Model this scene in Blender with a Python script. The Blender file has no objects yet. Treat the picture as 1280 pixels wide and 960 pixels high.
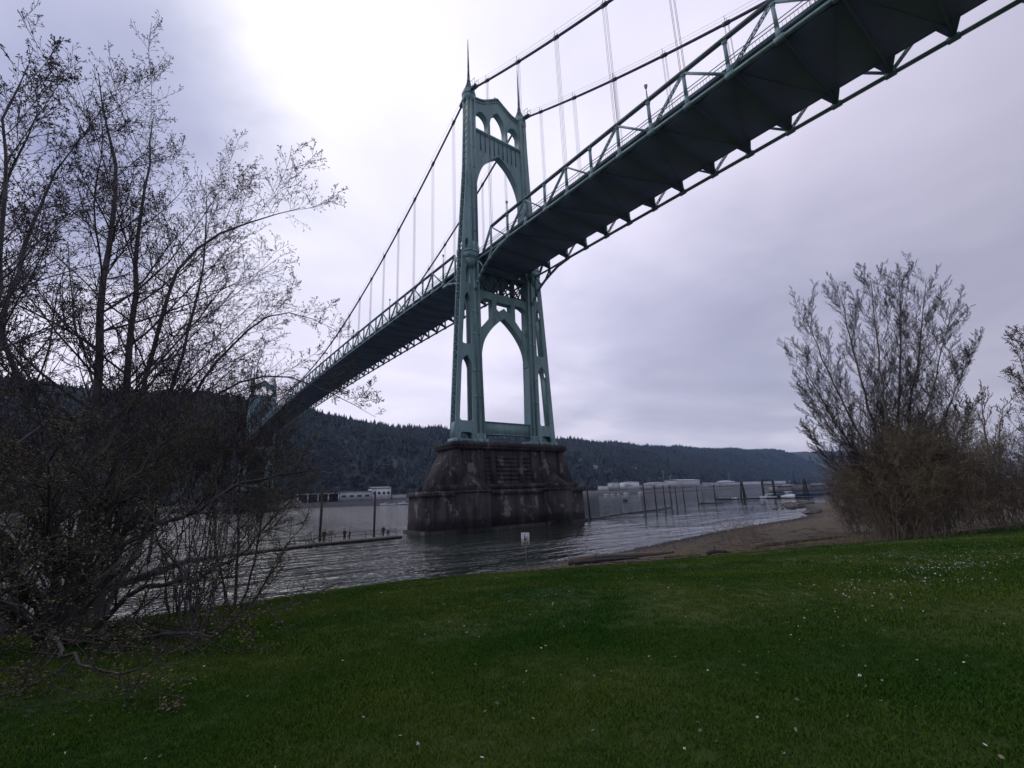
import bpy, bmesh, math, numpy as np
from mathutils import Vector, Matrix
R=math.radians
rng=np.random.default_rng(7)
sc=bpy.context.scene
# ---------------------------------------------------------------- camera
CAM=np.array([-57.418,-79.211,6.244])
cF=Vector((0.58201,0.77952,0.23154)); cR=Vector((0.8059,-0.59094,-0.03625)); cU=Vector((-0.10857,-0.2077,0.97215))
cd=bpy.data.cameras.new('camera'); cam=bpy.data.objects.new('camera',cd); sc.collection.objects.link(cam)
m=Matrix.Identity(4)
for i in range(3): m[i][0]=cR[i]; m[i][1]=cU[i]; m[i][2]=-cF[i]; m[i][3]=CAM[i]
cam.matrix_world=m
cd.sensor_width=36; cd.lens=580.55/1280*36; cd.clip_start=.1; cd.clip_end=20000
sc.camera=cam
# ---------------------------------------------------------------- sky and sun
SUN=Vector((0.065,0.698,0.713)).normalized()
sun_el=math.asin(SUN.z); sun_az=math.atan2(SUN.x,SUN.y)
w=bpy.data.worlds.new('World'); sc.world=w; w.use_nodes=True
nt=w.node_tree; N=nt.nodes; Lk=nt.links; N.clear()
def nd(t,**k):
    n=N.new(t)
    for a,b in k.items(): setattr(n,a,b)
    return n
out=nd('ShaderNodeOutputWorld'); bg=nd('ShaderNodeBackground'); bg.inputs['Strength'].default_value=.1
Lk.new(bg.outputs[0],out.inputs[0])
sky=nd('ShaderNodeTexSky',sky_type='NISHITA',sun_disc=False); sky.sun_elevation=sun_el; sky.sun_rotation=sun_az
tc=nd('ShaderNodeTexCoord')
dot=nd('ShaderNodeVectorMath',operation='DOT_PRODUCT'); dot.inputs[1].default_value=SUN; Lk.new(tc.outputs['Generated'],dot.inputs[0])
ac=nd('ShaderNodeMath',operation='ARCCOSINE'); Lk.new(dot.outputs['Value'],ac.inputs[0])
sepd=nd('ShaderNodeSeparateXYZ'); Lk.new(tc.outputs['Generated'],sepd.inputs[0])
# cloud plane coordinates: direction / (elevation + offset)
zz=nd('ShaderNodeMath',operation='MAXIMUM'); Lk.new(sepd.outputs['Z'],zz.inputs[0]); zz.inputs[1].default_value=0
za=nd('ShaderNodeMath',operation='ADD'); Lk.new(zz.outputs[0],za.inputs[0]); za.inputs[1].default_value=.16
dv=nd('ShaderNodeVectorMath',operation='DIVIDE'); Lk.new(tc.outputs['Generated'],dv.inputs[0])
cb=nd('ShaderNodeCombineXYZ')
for i in range(3): Lk.new(za.outputs[0],cb.inputs[i])
Lk.new(cb.outputs[0],dv.inputs[1])
def noise(scale,detail,rough,dist=0,off=(0,0,0)):
    mp=nd('ShaderNodeMapping'); Lk.new(dv.outputs[0],mp.inputs[0]); mp.inputs['Location'].default_value=off
    n=nd('ShaderNodeTexNoise'); n.inputs['Scale'].default_value=scale; n.inputs['Detail'].default_value=detail; n.inputs['Roughness'].default_value=rough; n.inputs['Distortion'].default_value=dist
    Lk.new(mp.outputs[0],n.inputs['Vector']); return n
n1=noise(.85,4,.5,.4,(3.1,.7,0)); n2=noise(2.6,5,.5,.3,(.4,5.2,0))
def ramp(src,pts,interp='EASE'):
    r=nd('ShaderNodeValToRGB'); r.color_ramp.interpolation=interp; e=r.color_ramp.elements
    while len(e)>1: e.remove(e[-1])
    e[0].position=pts[0][0]; e[0].color=(*pts[0][1],1)
    for p_,c_ in pts[1:]:
        x=e.new(p_); x.color=(*c_,1)
    Lk.new(src,r.inputs[0]); return r
# angle from the sun, bent a little by the cloud noise so that the bright patch has ragged edges
def mth(op,a,b):
    x=nd('ShaderNodeMath',operation=op)
    for i,v in enumerate((a,b)):
        if isinstance(v,(int,float)): x.inputs[i].default_value=v
        else: Lk.new(v,x.inputs[i])
    return x.outputs[0]
an=mth('ADD',mth('DIVIDE',ac.outputs[0],math.pi/2),mth('MULTIPLY',mth('SUBTRACT',.5,n1.outputs['Fac']),.42))
rad=ramp(an,[(0,(.86,.85,.89)),(.14,(.775,.76,.835)),(.25,(.70,.685,.79)),(.40,(.60,.575,.70)),(.58,(.475,.455,.565)),(.8,(.35,.34,.43)),(1,(.28,.275,.35))],'LINEAR')
cl=ramp(mth('ADD',mth('MULTIPLY',n1.outputs['Fac'],.6),mth('MULTIPLY',n2.outputs['Fac'],.4)),[(.34,(.86,.87,.90)),(.5,(.97,.97,.985)),(.66,(1.06,1.06,1.05))],'LINEAR')
mul=nd('ShaderNodeMix',data_type='RGBA',blend_type='MULTIPLY'); mul.inputs[0].default_value=1
Lk.new(rad.outputs[0],mul.inputs[6]); Lk.new(cl.outputs[0],mul.inputs[7])
# cloud banks: darker grey-blue masses at given places in the sky, with noisy edges
def bank(src,dirv,size,dark,soft=.5,wob=.35):
    d_=nd('ShaderNodeVectorMath',operation='DOT_PRODUCT'); d_.inputs[1].default_value=Vector(dirv).normalized(); Lk.new(tc.outputs['Generated'],d_.inputs[0])
    a_=mth('ARCCOSINE',d_.outputs['Value'],0); q=mth('ADD',mth('DIVIDE',a_,R(size)),mth('MULTIPLY',mth('SUBTRACT',mth('ADD',mth('MULTIPLY',n1.outputs['Fac'],.5),mth('MULTIPLY',n2.outputs['Fac'],.5)),.5),wob*6))
    rr_=ramp(q,[(max(0,1-soft),dark),(1,(1,1,1))],'EASE'); x=nd('ShaderNodeMix',data_type='RGBA',blend_type='MULTIPLY'); x.inputs[0].default_value=1
    Lk.new(src,x.inputs[6]); Lk.new(rr_.outputs[0],x.inputs[7]); return x.outputs[2]
b1=bank(mul.outputs[2],(-.20,.75,.63),19,(.58,.61,.70),.75,.3)
b1=bank(b1,(-.08,.81,.58),15,(.72,.74,.83),.7,.25)
b1=bank(b1,(.80,.55,.22),24,(.88,.90,.94),.9,.4)
b1=bank(b1,(-.45,.85,.35),20,(.60,.63,.72),.8,.4)
# a paler band low over the hills
hz=ramp(sepd.outputs['Z'],[(0,(1.22,1.22,1.16)),(.1,(1.13,1.12,1.08)),(.28,(1,1,1))],'LINEAR')
mul2=nd('ShaderNodeMix',data_type='RGBA',blend_type='MULTIPLY'); mul2.inputs[0].default_value=1
Lk.new(b1,mul2.inputs[6]); Lk.new(hz.outputs[0],mul2.inputs[7])
sc10=nd('ShaderNodeVectorMath',operation='SCALE'); sc10.inputs['Scale'].default_value=15.0; Lk.new(mul2.outputs[2],sc10.inputs[0])
mx=nd('ShaderNodeMix',data_type='RGBA'); mx.inputs[0].default_value=.93
Lk.new(sky.outputs[0],mx.inputs[6]); Lk.new(sc10.outputs[0],mx.inputs[7]); Lk.new(mx.outputs[2],bg.inputs['Color'])
sl=bpy.data.lights.new('sun','SUN'); sl.energy=.6; sl.angle=R(22); sl.color=(1,.96,.9)
so=bpy.data.objects.new('sun',sl); sc.collection.objects.link(so); so.rotation_euler=(-SUN).to_track_quat('-Z','Y').to_euler()
sc.view_settings.view_transform='Standard'; sc.view_settings.look='None'; sc.view_settings.exposure=0; sc.view_settings.gamma=1
sc.render.engine='CYCLES'
# ---------------------------------------------------------------- materials
def mat(name,col,rough=.7,metal=0,var=.25,scale=2.0,col2=None,bump=0,bscale=None,detail=4,stretch=None,spec=.5):
    m=bpy.data.materials.new(name); m.use_nodes=True; t=m.node_tree; b=t.nodes['Principled BSDF']
    b.inputs['Roughness'].default_value=rough; b.inputs['Metallic'].default_value=metal; b.inputs['Specular IOR Level'].default_value=spec
    g=t.nodes.new('ShaderNodeNewGeometry'); src=g.outputs['Position']
    if stretch:
        mp=t.nodes.new('ShaderNodeMapping'); mp.inputs['Scale'].default_value=stretch; t.links.new(src,mp.inputs[0]); src=mp.outputs[0]
    n=t.nodes.new('ShaderNodeTexNoise'); n.inputs['Scale'].default_value=scale; n.inputs['Detail'].default_value=detail; n.inputs['Roughness'].default_value=.6
    t.links.new(src,n.inputs['Vector'])
    r=t.nodes.new('ShaderNodeValToRGB'); e=r.color_ramp.elements
    c2=col2 or tuple(min(1,c*(1+var)) for c in col); c1=tuple(c*(1-var) for c in col) if not col2 else col
    e[0].position=.36; e[0].color=(*c1,1); e[1].position=.64; e[1].color=(*c2,1)
    t.links.new(n.outputs['Fac'],r.inputs[0]); t.links.new(r.outputs[0],b.inputs['Base Color'])
    if bump:
        n2=t.nodes.new('ShaderNodeTexNoise'); n2.inputs['Scale'].default_value=bscale or scale*4; n2.inputs['Detail'].default_value=5
        t.links.new(src,n2.inputs['Vector'])
        bp=t.nodes.new('ShaderNodeBump'); bp.inputs['Strength'].default_value=bump; bp.inputs['Distance'].default_value=.1
        t.links.new(n2.outputs['Fac'],bp.inputs['Height']); t.links.new(bp.outputs[0],b.inputs['Normal'])
    return m
M={}
M['paint']=mat('green_bridge_paint',(.20,.33,.345),.6,0,.3,.35,(.28,.425,.43),stretch=(1,1,.25))
def weather(m):
    t=m.node_tree; b=t.nodes['Principled BSDF']; l=[x for x in t.links if x.to_node==b and x.to_socket.name=='Base Color'][0]; src=l.from_socket
    g=t.nodes.new('ShaderNodeNewGeometry')
    def lay(src,scale,st,lo,hi,col,amt):
        mp=t.nodes.new('ShaderNodeMapping'); mp.inputs['Scale'].default_value=st; t.links.new(g.outputs['Position'],mp.inputs[0]); n=t.nodes.new('ShaderNodeTexNoise'); n.inputs['Scale'].default_value=scale; n.inputs['Detail'].default_value=7; n.inputs['Roughness'].default_value=.7; t.links.new(mp.outputs[0],n.inputs['Vector'])
        rp=t.nodes.new('ShaderNodeMapRange'); rp.inputs[1].default_value=lo; rp.inputs[2].default_value=hi; rp.inputs[4].default_value=amt; t.links.new(n.outputs['Fac'],rp.inputs[0]); x=t.nodes.new('ShaderNodeMix'); x.data_type='RGBA'; t.links.new(rp.outputs[0],x.inputs[0]); t.links.new(src,x.inputs[6]); x.inputs[7].default_value=(*col,1); return x.outputs[2]
    src=lay(src,1.2,(1,1,.12),.54,.72,(.10,.085,.07),.75); src=lay(src,2.5,(1,1,1),.58,.70,(.07,.10,.11),.6)
    t.links.new(src,b.inputs['Base Color'])
weather(M['paint'])
M['paint_dk']=mat('green_bridge_paint_weathered',(.08,.13,.15),.7,0,.3,.3,(.12,.18,.20))
M['rust']=mat('rusty_top_chord_paint',(.16,.15,.15),.7,0,.3,.6,(.12,.19,.19))
M['steel']=mat('dark_cable_wrap',(.10,.10,.12),.6,0,.2,1)
M['rope']=mat('suspender_wire',(.22,.22,.25),.5,0,.1,1)
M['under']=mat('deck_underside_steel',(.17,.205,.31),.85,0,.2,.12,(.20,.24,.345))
M['bark']=mat('grey_alder_bark',(.08,.075,.08),.9,0,.3,3,(.15,.14,.145),bump=.4,bscale=12,stretch=(1,1,.3))
M['twig']=mat('dark_twig_bark',(.085,.075,.085),.9,0,.3,1)
M['twig_near']=mat('near_black_bark',(.024,.021,.021),.9,0,.3,2,(.048,.042,.038))
M['catkin']=mat('brown_catkin',(.075,.06,.062),.9,0,.3,2)
M['twig_br']=mat('brown_twig_bark',(.20,.165,.135),.9,0,.3,.6,(.27,.215,.165))
M['leaf']=mat('young_olive_leaf',(.07,.062,.022),.7,0,.3,.8,(.13,.115,.038))
M['leaf_br']=mat('yellow_brown_bud',(.30,.24,.10),.7,0,.3,.3,(.22,.20,.09))
M['leaf_red']=mat('reddish_brown_bud',(.20,.145,.11),.7,0,.3,.4,(.06,.055,.03))
M['blade']=mat('grass_blade',(.024,.080,.008),.9,0,.3,.22,(.082,.130,.018),spec=.08)
M['petal']=mat('white_petal',(.75,.75,.72),.6,0,.05,1)
M['yellow']=mat('daisy_eye',(.6,.45,.05),.6,0,.05,1)
M['wood']=mat('weathered_driftwood',(.07,.06,.052),.85,0,.3,2,(.15,.125,.105),bump=.5,bscale=9,stretch=(.3,.3,1))
M['pile']=mat('tarred_pile_wood',(.035,.032,.032),.85,0,.3,2)
M['dockwood']=mat('dock_boards',(.10,.095,.09),.85,0,.3,3)
M['white']=mat('white_paint',(.62,.64,.66),.6,0,.08,.2)
M['offwhite']=mat('pale_grey_cladding',(.42,.44,.46),.6,0,.12,.2)
M['greywall']=mat('grey_cladding',(.20,.21,.22),.7,0,.15,.2)
M['dark']=mat('dark_openings',(.02,.022,.028),.6,0,.2,1)
M['black']=mat('black_print',(.02,.02,.02),.6,0,.1,1)
M['glass']=mat('window_glass',(.03,.04,.05),.15,0,.1,1)
M['rock']=mat('wet_dark_rock',(.05,.048,.046),.85,0,.3,1.5,(.09,.085,.08),bump=.4)
M['conifer']=mat('conifer_needles',(.008,.015,.015),.9,0,.3,.01,(.014,.024,.020))
M['baretree']=mat('far_bare_trees',(.026,.030,.030),.9,0,.3,.02,(.045,.048,.044))
M['hill']=mat('forest_floor',(.010,.014,.014),.95,0,.3,.01,(.02,.024,.021))
M['bank']=mat('dark_riprap_bank',(.045,.045,.045),.95,0,.3,.15,(.075,.072,.068))
M['skin']=mat('skin',(.35,.2,.14),.6,0,.05,1)
M['navy']=mat('dark_navy_cloth',(.02,.022,.035),.9,0,.1,3)
M['blackcloth']=mat('black_cloth',(.015,.015,.017),.9,0,.1,3)
M['greycloth']=mat('grey_cloth',(.16,.16,.18),.9,0,.1,3)
M['palecloth']=mat('pale_cloth',(.55,.55,.55),.9,0,.05,3)
M['denim']=mat('denim_cloth',(.04,.06,.11),.9,0,.1,3)
M['hair']=mat('dark_hair',(.025,.018,.014),.8,0,.1,3)
M['blue']=mat('blue_hull_paint',(.04,.06,.11),.4,0,.1,1)
M['lampglass']=mat('lamp_glass',(.4,.4,.42),.3,0,.05,1)
# concrete with tide stains, board courses and pale scabs
def concrete():
    m=bpy.data.materials.new('stained_pier_concrete'); m.use_nodes=True; t=m.node_tree; b=t.nodes['Principled BSDF']; b.inputs['Roughness'].default_value=.9
    g=t.nodes.new('ShaderNodeNewGeometry'); sp=t.nodes.new('ShaderNodeSeparateXYZ'); t.links.new(g.outputs['Position'],sp.inputs[0])
    def nz(s,d,st=(1,1,1)):
        mp=t.nodes.new('ShaderNodeMapping'); mp.inputs['Scale'].default_value=st; t.links.new(g.outputs['Position'],mp.inputs[0])
        n=t.nodes.new('ShaderNodeTexNoise'); n.inputs['Scale'].default_value=s; n.inputs['Detail'].default_value=d; n.inputs['Roughness'].default_value=.65; t.links.new(mp.outputs[0],n.inputs['Vector']); return n
    def rp(src,pts):
        r=t.nodes.new('ShaderNodeValToRGB'); e=r.color_ramp.elements; e[0].position,e[0].color=pts[0][0],(*pts[0][1],1); e[1].position,e[1].color=pts[1][0],(*pts[1][1],1)
        for q in pts[2:]: x=e.new(q[0]); x.color=(*q[1],1)
        t.links.new(src,r.inputs[0]); return r
    def mix(f,a,b_,bt='MIX'):
        x=t.nodes.new('ShaderNodeMix'); x.data_type='RGBA'; x.blend_type=bt
        if isinstance(f,float): x.inputs[0].default_value=f
        else: t.links.new(f,x.inputs[0])
        t.links.new(a,x.inputs[6]); t.links.new(b_,x.inputs[7]); return x.outputs[2]
    base=rp(nz(.5,6,(1,1,.5)).outputs['Fac'],[(.35,(.024,.023,.027)),(.62,(.075,.066,.066))])
    streak=rp(nz(1.3,5,(1,1,.12)).outputs['Fac'],[(.4,(.45,.45,.45)),(.6,(1.1,1.05,1.05))])
    c=mix(1.0,base.outputs[0],streak.outputs[0],'MULTIPLY')
    scab=rp(nz(.42,5,(1,1,.7)).outputs['Fac'],[(.57,(0,0,0)),(.62,(.85,.85,.85))])
    pale=rp(nz(3,4).outputs['Fac'],[(.3,(.13,.115,.11)),(.7,(.24,.215,.2))])
    c=mix(scab.outputs[0],c,pale.outputs[0])
    # tide band
    tide=t.nodes.new('ShaderNodeMapRange'); tide.inputs[1].default_value=.2; tide.inputs[2].default_value=2.6; t.links.new(sp.outputs['Z'],tide.inputs[0])
    td=rp(tide.outputs[0],[(0,(.75,.8,.62)),(.12,(.75,.8,.62)),(.2,(.28,.27,.28)),(.7,(.4,.38,.4)),(1,(1,1,1))])
    c=mix(1.0,c,td.outputs[0],'MULTIPLY'); t.links.new(c,b.inputs['Base Color'])
    bp=t.nodes.new('ShaderNodeBump'); bp.inputs['Strength'].default_value=.6; bp.inputs['Distance'].default_value=.15
    t.links.new(nz(4,6).outputs['Fac'],bp.inputs['Height']); t.links.new(bp.outputs[0],b.inputs['Normal'])
    return m
M['concrete']=concrete()
# ground: lawn soil, sand and mud, chosen by a vertex attribute
def ground_mat():
    m=bpy.data.materials.new('ground_grass_and_sand'); m.use_nodes=True; t=m.node_tree; b=t.nodes['Principled BSDF']; b.inputs['Roughness'].default_value=.95; b.inputs['Specular IOR Level'].default_value=.15
    g=t.nodes.new('ShaderNodeNewGeometry')
    def nz(s,d,st=(1,1,1)):
        mp=t.nodes.new('ShaderNodeMapping'); mp.inputs['Scale'].default_value=st; t.links.new(g.outputs['Position'],mp.inputs[0])
        n=t.nodes.new('ShaderNodeTexNoise'); n.inputs['Scale'].default_value=s; n.inputs['Detail'].default_value=d; n.inputs['Roughness'].default_value=.7; t.links.new(mp.outputs[0],n.inputs['Vector']); return n.outputs['Fac']
    def rp(src,p0,c0,p1,c1):
        r=t.nodes.new('ShaderNodeValToRGB'); e=r.color_ramp.elements; e[0].position,e[0].color=p0,(*c0,1); e[1].position,e[1].color=p1,(*c1,1); t.links.new(src,r.inputs[0]); return r.outputs[0]
    def mix(f,a,b_,bt='MIX'):
        x=t.nodes.new('ShaderNodeMix'); x.data_type='RGBA'; x.blend_type=bt
        if isinstance(f,float): x.inputs[0].default_value=f
        else: t.links.new(f,x.inputs[0])
        t.links.new(a,x.inputs[6]); t.links.new(b_,x.inputs[7]); return x.outputs[2]
    gr=mix(rp(nz(.22,4),.4,(0,0,0),.6,(1,1,1)),rp(nz(9,6),.3,(.010,.030,.004),.7,(.028,.064,.008)),rp(nz(14,6),.3,(.028,.045,.008),.7,(.065,.082,.020)))
    sd=mix(rp(nz(.5,5),.4,(0,0,0),.62,(1,1,1)),rp(nz(5,6),.3,(.066,.050,.044),.7,(.105,.082,.068)),rp(nz(7,6),.3,(.085,.075,.045),.7,(.14,.12,.075)))
    at=t.nodes.new('ShaderNodeAttribute'); at.attribute_name='sand'
    ad=t.nodes.new('ShaderNodeMath'); ad.operation='ADD'; t.links.new(at.outputs['Fac'],ad.inputs[0])
    sb=t.nodes.new('ShaderNodeMath'); sb.operation='MULTIPLY_ADD'; t.links.new(nz(.9,6),sb.inputs[0]); sb.inputs[1].default_value=.7; sb.inputs[2].default_value=-.35; t.links.new(sb.outputs[0],ad.inputs[1])
    f=rp(ad.outputs[0],.42,(0,0,0),.58,(1,1,1))
    c=mix(f,gr,sd)
    wt=t.nodes.new('ShaderNodeAttribute'); wt.attribute_name='wet'
    c=mix(rp(wt.outputs['Fac'],.1,(0,0,0),.9,(1,1,1)),c,rp(nz(6,5),.3,(.03,.028,.027),.7,(.05,.045,.04)))
    t.links.new(c,b.inputs['Base Color'])
    bp=t.nodes.new('ShaderNodeBump'); bp.inputs['Strength'].default_value=.8; bp.inputs['Distance'].default_value=.05
    t.links.new(nz(16,6),bp.inputs['Height']); t.links.new(bp.outputs[0],b.inputs['Normal'])
    return m
M['ground']=ground_mat()
def water_mat():
    m=bpy.data.materials.new('river_water'); m.use_nodes=True; t=m.node_tree; b=t.nodes['Principled BSDF']
    b.inputs['Base Color'].default_value=(.022,.030,.026,1); b.inputs['Roughness'].default_value=.06; b.inputs['IOR'].default_value=1.33
    g=t.nodes.new('ShaderNodeNewGeometry')
    def nz(s,d,st,r=.55):
        mp=t.nodes.new('ShaderNodeMapping'); mp.inputs['Scale'].default_value=st; mp.inputs['Rotation'].default_value=(0,0,R(28)); t.links.new(g.outputs['Position'],mp.inputs[0])
        n=t.nodes.new('ShaderNodeTexNoise'); n.inputs['Scale'].default_value=s; n.inputs['Detail'].default_value=d; n.inputs['Roughness'].default_value=r; t.links.new(mp.outputs[0],n.inputs['Vector']); return n.outputs['Fac']
    # calm lee to the right (+x), choppy out in the channel
    sp=t.nodes.new('ShaderNodeSeparateXYZ'); t.links.new(g.outputs['Position'],sp.inputs[0])
    ma=t.nodes.new('ShaderNodeMath'); ma.operation='MULTIPLY_ADD'; t.links.new(sp.outputs['Y'],ma.inputs[0]); ma.inputs[1].default_value=-.35; t.links.new(sp.outputs['X'],ma.inputs[2])
    mr=t.nodes.new('ShaderNodeMapRange'); t.links.new(ma.outputs[0],mr.inputs[0]); mr.inputs[1].default_value=-26; mr.inputs[2].default_value=22; mr.inputs[3].default_value=1; mr.inputs[4].default_value=.10
    patch=t.nodes.new('ShaderNodeMapRange'); t.links.new(nz(.03,3,(1,2.5,1)),patch.inputs[0]); patch.inputs[1].default_value=.4; patch.inputs[2].default_value=.6; patch.inputs[3].default_value=.7; patch.inputs[4].default_value=1.1
    st=t.nodes.new('ShaderNodeMath'); st.operation='MULTIPLY'; t.links.new(mr.outputs[0],st.inputs[0]); t.links.new(patch.outputs[0],st.inputs[1])
    st2=t.nodes.new('ShaderNodeMath'); st2.operation='MULTIPLY'; t.links.new(st.outputs[0],st2.inputs[0]); st2.inputs[1].default_value=.75
    hs=t.nodes.new('ShaderNodeMath'); hs.operation='MULTIPLY_ADD'; t.links.new(nz(.32,3,(.5,1.5,1)),hs.inputs[0]); hs.inputs[1].default_value=2.6; t.links.new(nz(1.3,2,(.6,1.4,1)),hs.inputs[2])
    h3=t.nodes.new('ShaderNodeMath'); h3.operation='MULTIPLY_ADD'; t.links.new(nz(.055,3,(.5,1.8,1)),h3.inputs[0]); h3.inputs[1].default_value=7; t.links.new(hs.outputs[0],h3.inputs[2])
    bp=t.nodes.new('ShaderNodeBump'); bp.inputs['Distance'].default_value=.5; t.links.new(st2.outputs[0],bp.inputs['Strength']); t.links.new(h3.outputs[0],bp.inputs['Height'])
    t.links.new(bp.outputs[0],b.inputs['Normal'])
    return m
M['water']=water_mat()
# ---------------------------------------------------------------- helpers
C=sc.collection
ORG={}
def org(o): return ORG.get(o.name,Vector((0,0,0))) if o else Vector((0,0,0))
def tag(o,label=None,cat=None,group=None,kind=None):
    if label: o['label']=label
    if cat: o['category']=cat
    if group: o['group']=group
    if kind: o['kind']=kind
    return o
def thing(name,loc,label=None,cat=None,group=None,parent=None,rz=0):
    o=bpy.data.objects.new(name,None); C.objects.link(o); o.empty_display_size=.5
    L=Vector(loc); 
    if parent: o.parent=parent
    o.location=L-org(parent); o.rotation_euler=(0,0,rz); ORG[o.name]=L
    return tag(o,label,cat,group)
def mesh_np(name,V,F,mt,parent=None,smooth=False,local=False):
    """V (n,3) world coordinates; F an (m,k) array or a list of such arrays"""
    V=np.asarray(V,float)
    if not local: V=V-np.array(org(parent))
    if not isinstance(F,list): F=[F]
    me=bpy.data.meshes.new(name); me.vertices.add(len(V)); me.vertices.foreach_set('co',V.astype(np.float32).ravel())
    li=np.concatenate([f.ravel() for f in F]).astype(np.int32); tot=np.concatenate([np.full(len(f),f.shape[1]) for f in F]).astype(np.int32)
    st=np.concatenate([[0],np.cumsum(tot)[:-1]]).astype(np.int32)
    me.loops.add(len(li)); me.loops.foreach_set('vertex_index',li); me.polygons.add(len(tot)); me.polygons.foreach_set('loop_start',st)
    me.update(calc_edges=True); me.materials.append(mt)
    if smooth: me.polygons.foreach_set('use_smooth',np.ones(len(tot),bool))
    o=bpy.data.objects.new(name,me); C.objects.link(o)
    if parent: o.parent=parent
    ORG[o.name]=org(parent)
    return o
BOXF=np.array([(0,1,3,2),(4,6,7,5),(0,4,5,1),(2,3,7,6),(0,2,6,4),(1,5,7,3)])
class MB:
    """collects boxes, beams, prisms and builds ONE mesh object"""
    def __init__(s): s.V=[];s.F={};s.n=0
    def add(s,V,F):
        V=np.asarray(V,float); s.V.append(V)
        for f in F: s.F.setdefault(len(f),[]).append([i+s.n for i in f])
        s.n+=len(V); return s
    def box(s,x0,x1,y0,y1,z0,z1): return s.add([(x,y,z) for x in (x0,x1) for y in (y0,y1) for z in (z0,z1)],BOXF)
    def beam(s,a,b,w,h,up=(0,0,1),w2=None,h2=None):
        a=Vector(a);b=Vector(b);d=(b-a).normalized();up=Vector(up)
        if abs(d.dot(up))>.95: up=Vector((0,1,0)) if abs(d.y)<.9 else Vector((1,0,0))
        x=d.cross(up).normalized(); z=x.cross(d).normalized(); w2=w if w2 is None else w2; h2=h if h2 is None else h2; V=[]
        for p_,ww,hh in ((a,w,h),(b,w2,h2)):
            for sx in (-.5,.5):
                for sz in (-.5,.5): V.append(p_+x*sx*ww+z*sz*hh)
        return s.add([tuple(v) for v in V],BOXF)
    def tube(s,pts,r,k=6):
        P=np.array([pts],float); rr=np.array([r if hasattr(r,'__len__') else [r]*len(pts)],float)
        V,F=tubes(P,rr,k); n=len(pts); s.add(V,F.tolist()); b=s.n-len(V)
        s.F.setdefault(k,[]).append([b+i for i in range(k)][::-1]); s.F.setdefault(k,[]).append([b+(n-1)*k+i for i in range(k)]); return s
    def prism(s,poly,z0,z1,top=None):
        top=top or poly; n=len(poly); V=[(x,y,z0) for x,y in poly]+[(x,y,z1) for x,y in top]
        F=[(i,(i+1)%n,n+(i+1)%n,n+i) for i in range(n)]; s.add(V,F); b=s.n-2*n
        s.F.setdefault(n,[]).append([b+i for i in range(n)][::-1]); s.F.setdefault(n,[]).append([b+n+i for i in range(n)]); return s
    def build(s,name,mt,parent=None,smooth=False,kind=None):
        o=mesh_np(name,np.concatenate(s.V),[np.array(f) for f in s.F.values()],mt,parent,smooth)
        if kind: o['kind']=kind
        return o
def tubes(P,Rr,k):
    """P (N,S,3), Rr (N,S) -> vertices and quads of N tubes"""
    N_,S,_=P.shape; T=np.gradient(P,axis=1); T/=np.linalg.norm(T,axis=2,keepdims=True)+1e-12
    mt_=T.mean(1); ref=np.eye(3)[np.argmin(np.abs(mt_),axis=1)][:,None,:]
    U_=np.cross(T,np.broadcast_to(ref,T.shape)); U_/=np.linalg.norm(U_,axis=2,keepdims=True)+1e-12; W_=np.cross(T,U_)
    a=np.arange(k)*2*np.pi/k
    V=P[:,:,None,:]+Rr[:,:,None,None]*(np.cos(a)[:,None]*U_[:,:,None,:]+np.sin(a)[:,None]*W_[:,:,None,:])
    base=(np.arange(N_)[:,None,None]*S+np.arange(S-1)[None,:,None])*k; i=np.arange(k)[None,None,:]; j=(i+1)%k
    F=np.stack([base+i,base+j,base+k+j,base+k+i],-1).reshape(-1,4)
    return V.reshape(-1,3),F
def plate(name,loops,y0,y1,mt,parent,origin=(0,0,0),mirror=False):
    """a plate in the XZ plane: first loop is the outline, the others are holes"""
    cu=bpy.data.curves.new(name,'CURVE'); cu.dimensions='2D'; cu.fill_mode='BOTH'; cu.extrude=(y1-y0)/2
    for lp in loops:
        sp=cu.splines.new('POLY'); sp.points.add(len(lp)-1); sp.use_cyclic_u=True
        for q,(x,z) in zip(sp.points,lp): q.co=(-x if mirror else x,z,0,1)
    t=bpy.data.objects.new(name,cu); me=bpy.data.meshes.new_from_object(t); bpy.data.objects.remove(t); bpy.data.curves.remove(cu)
    # local (x,z,depth) -> world (x, y, z)
    n=len(me.vertices); co=np.empty(n*3,np.float32); me.vertices.foreach_get('co',co); co=co.reshape(-1,3)
    co=np.stack([co[:,0],-co[:,2]+(y0+y1)/2,co[:,1]],-1)+np.array(origin)-np.array(org(parent))
    me.vertices.foreach_set('co',co.astype(np.float32).ravel()); me.materials.clear(); me.materials.append(mt); me.name=name; me.update()
    o=bpy.data.objects.new(name,me); C.objects.link(o)
    if parent: o.parent=parent
    ORG[o.name]=org(parent); return o
def copy_tree(o,parent=None,off=None):
    c=o.copy(); C.objects.link(c); c.parent=parent
    if off is not None: c.location=Vector(o.location)+Vector(off)
    for ch in list(o.children): copy_tree(ch,c)
    return c
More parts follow.
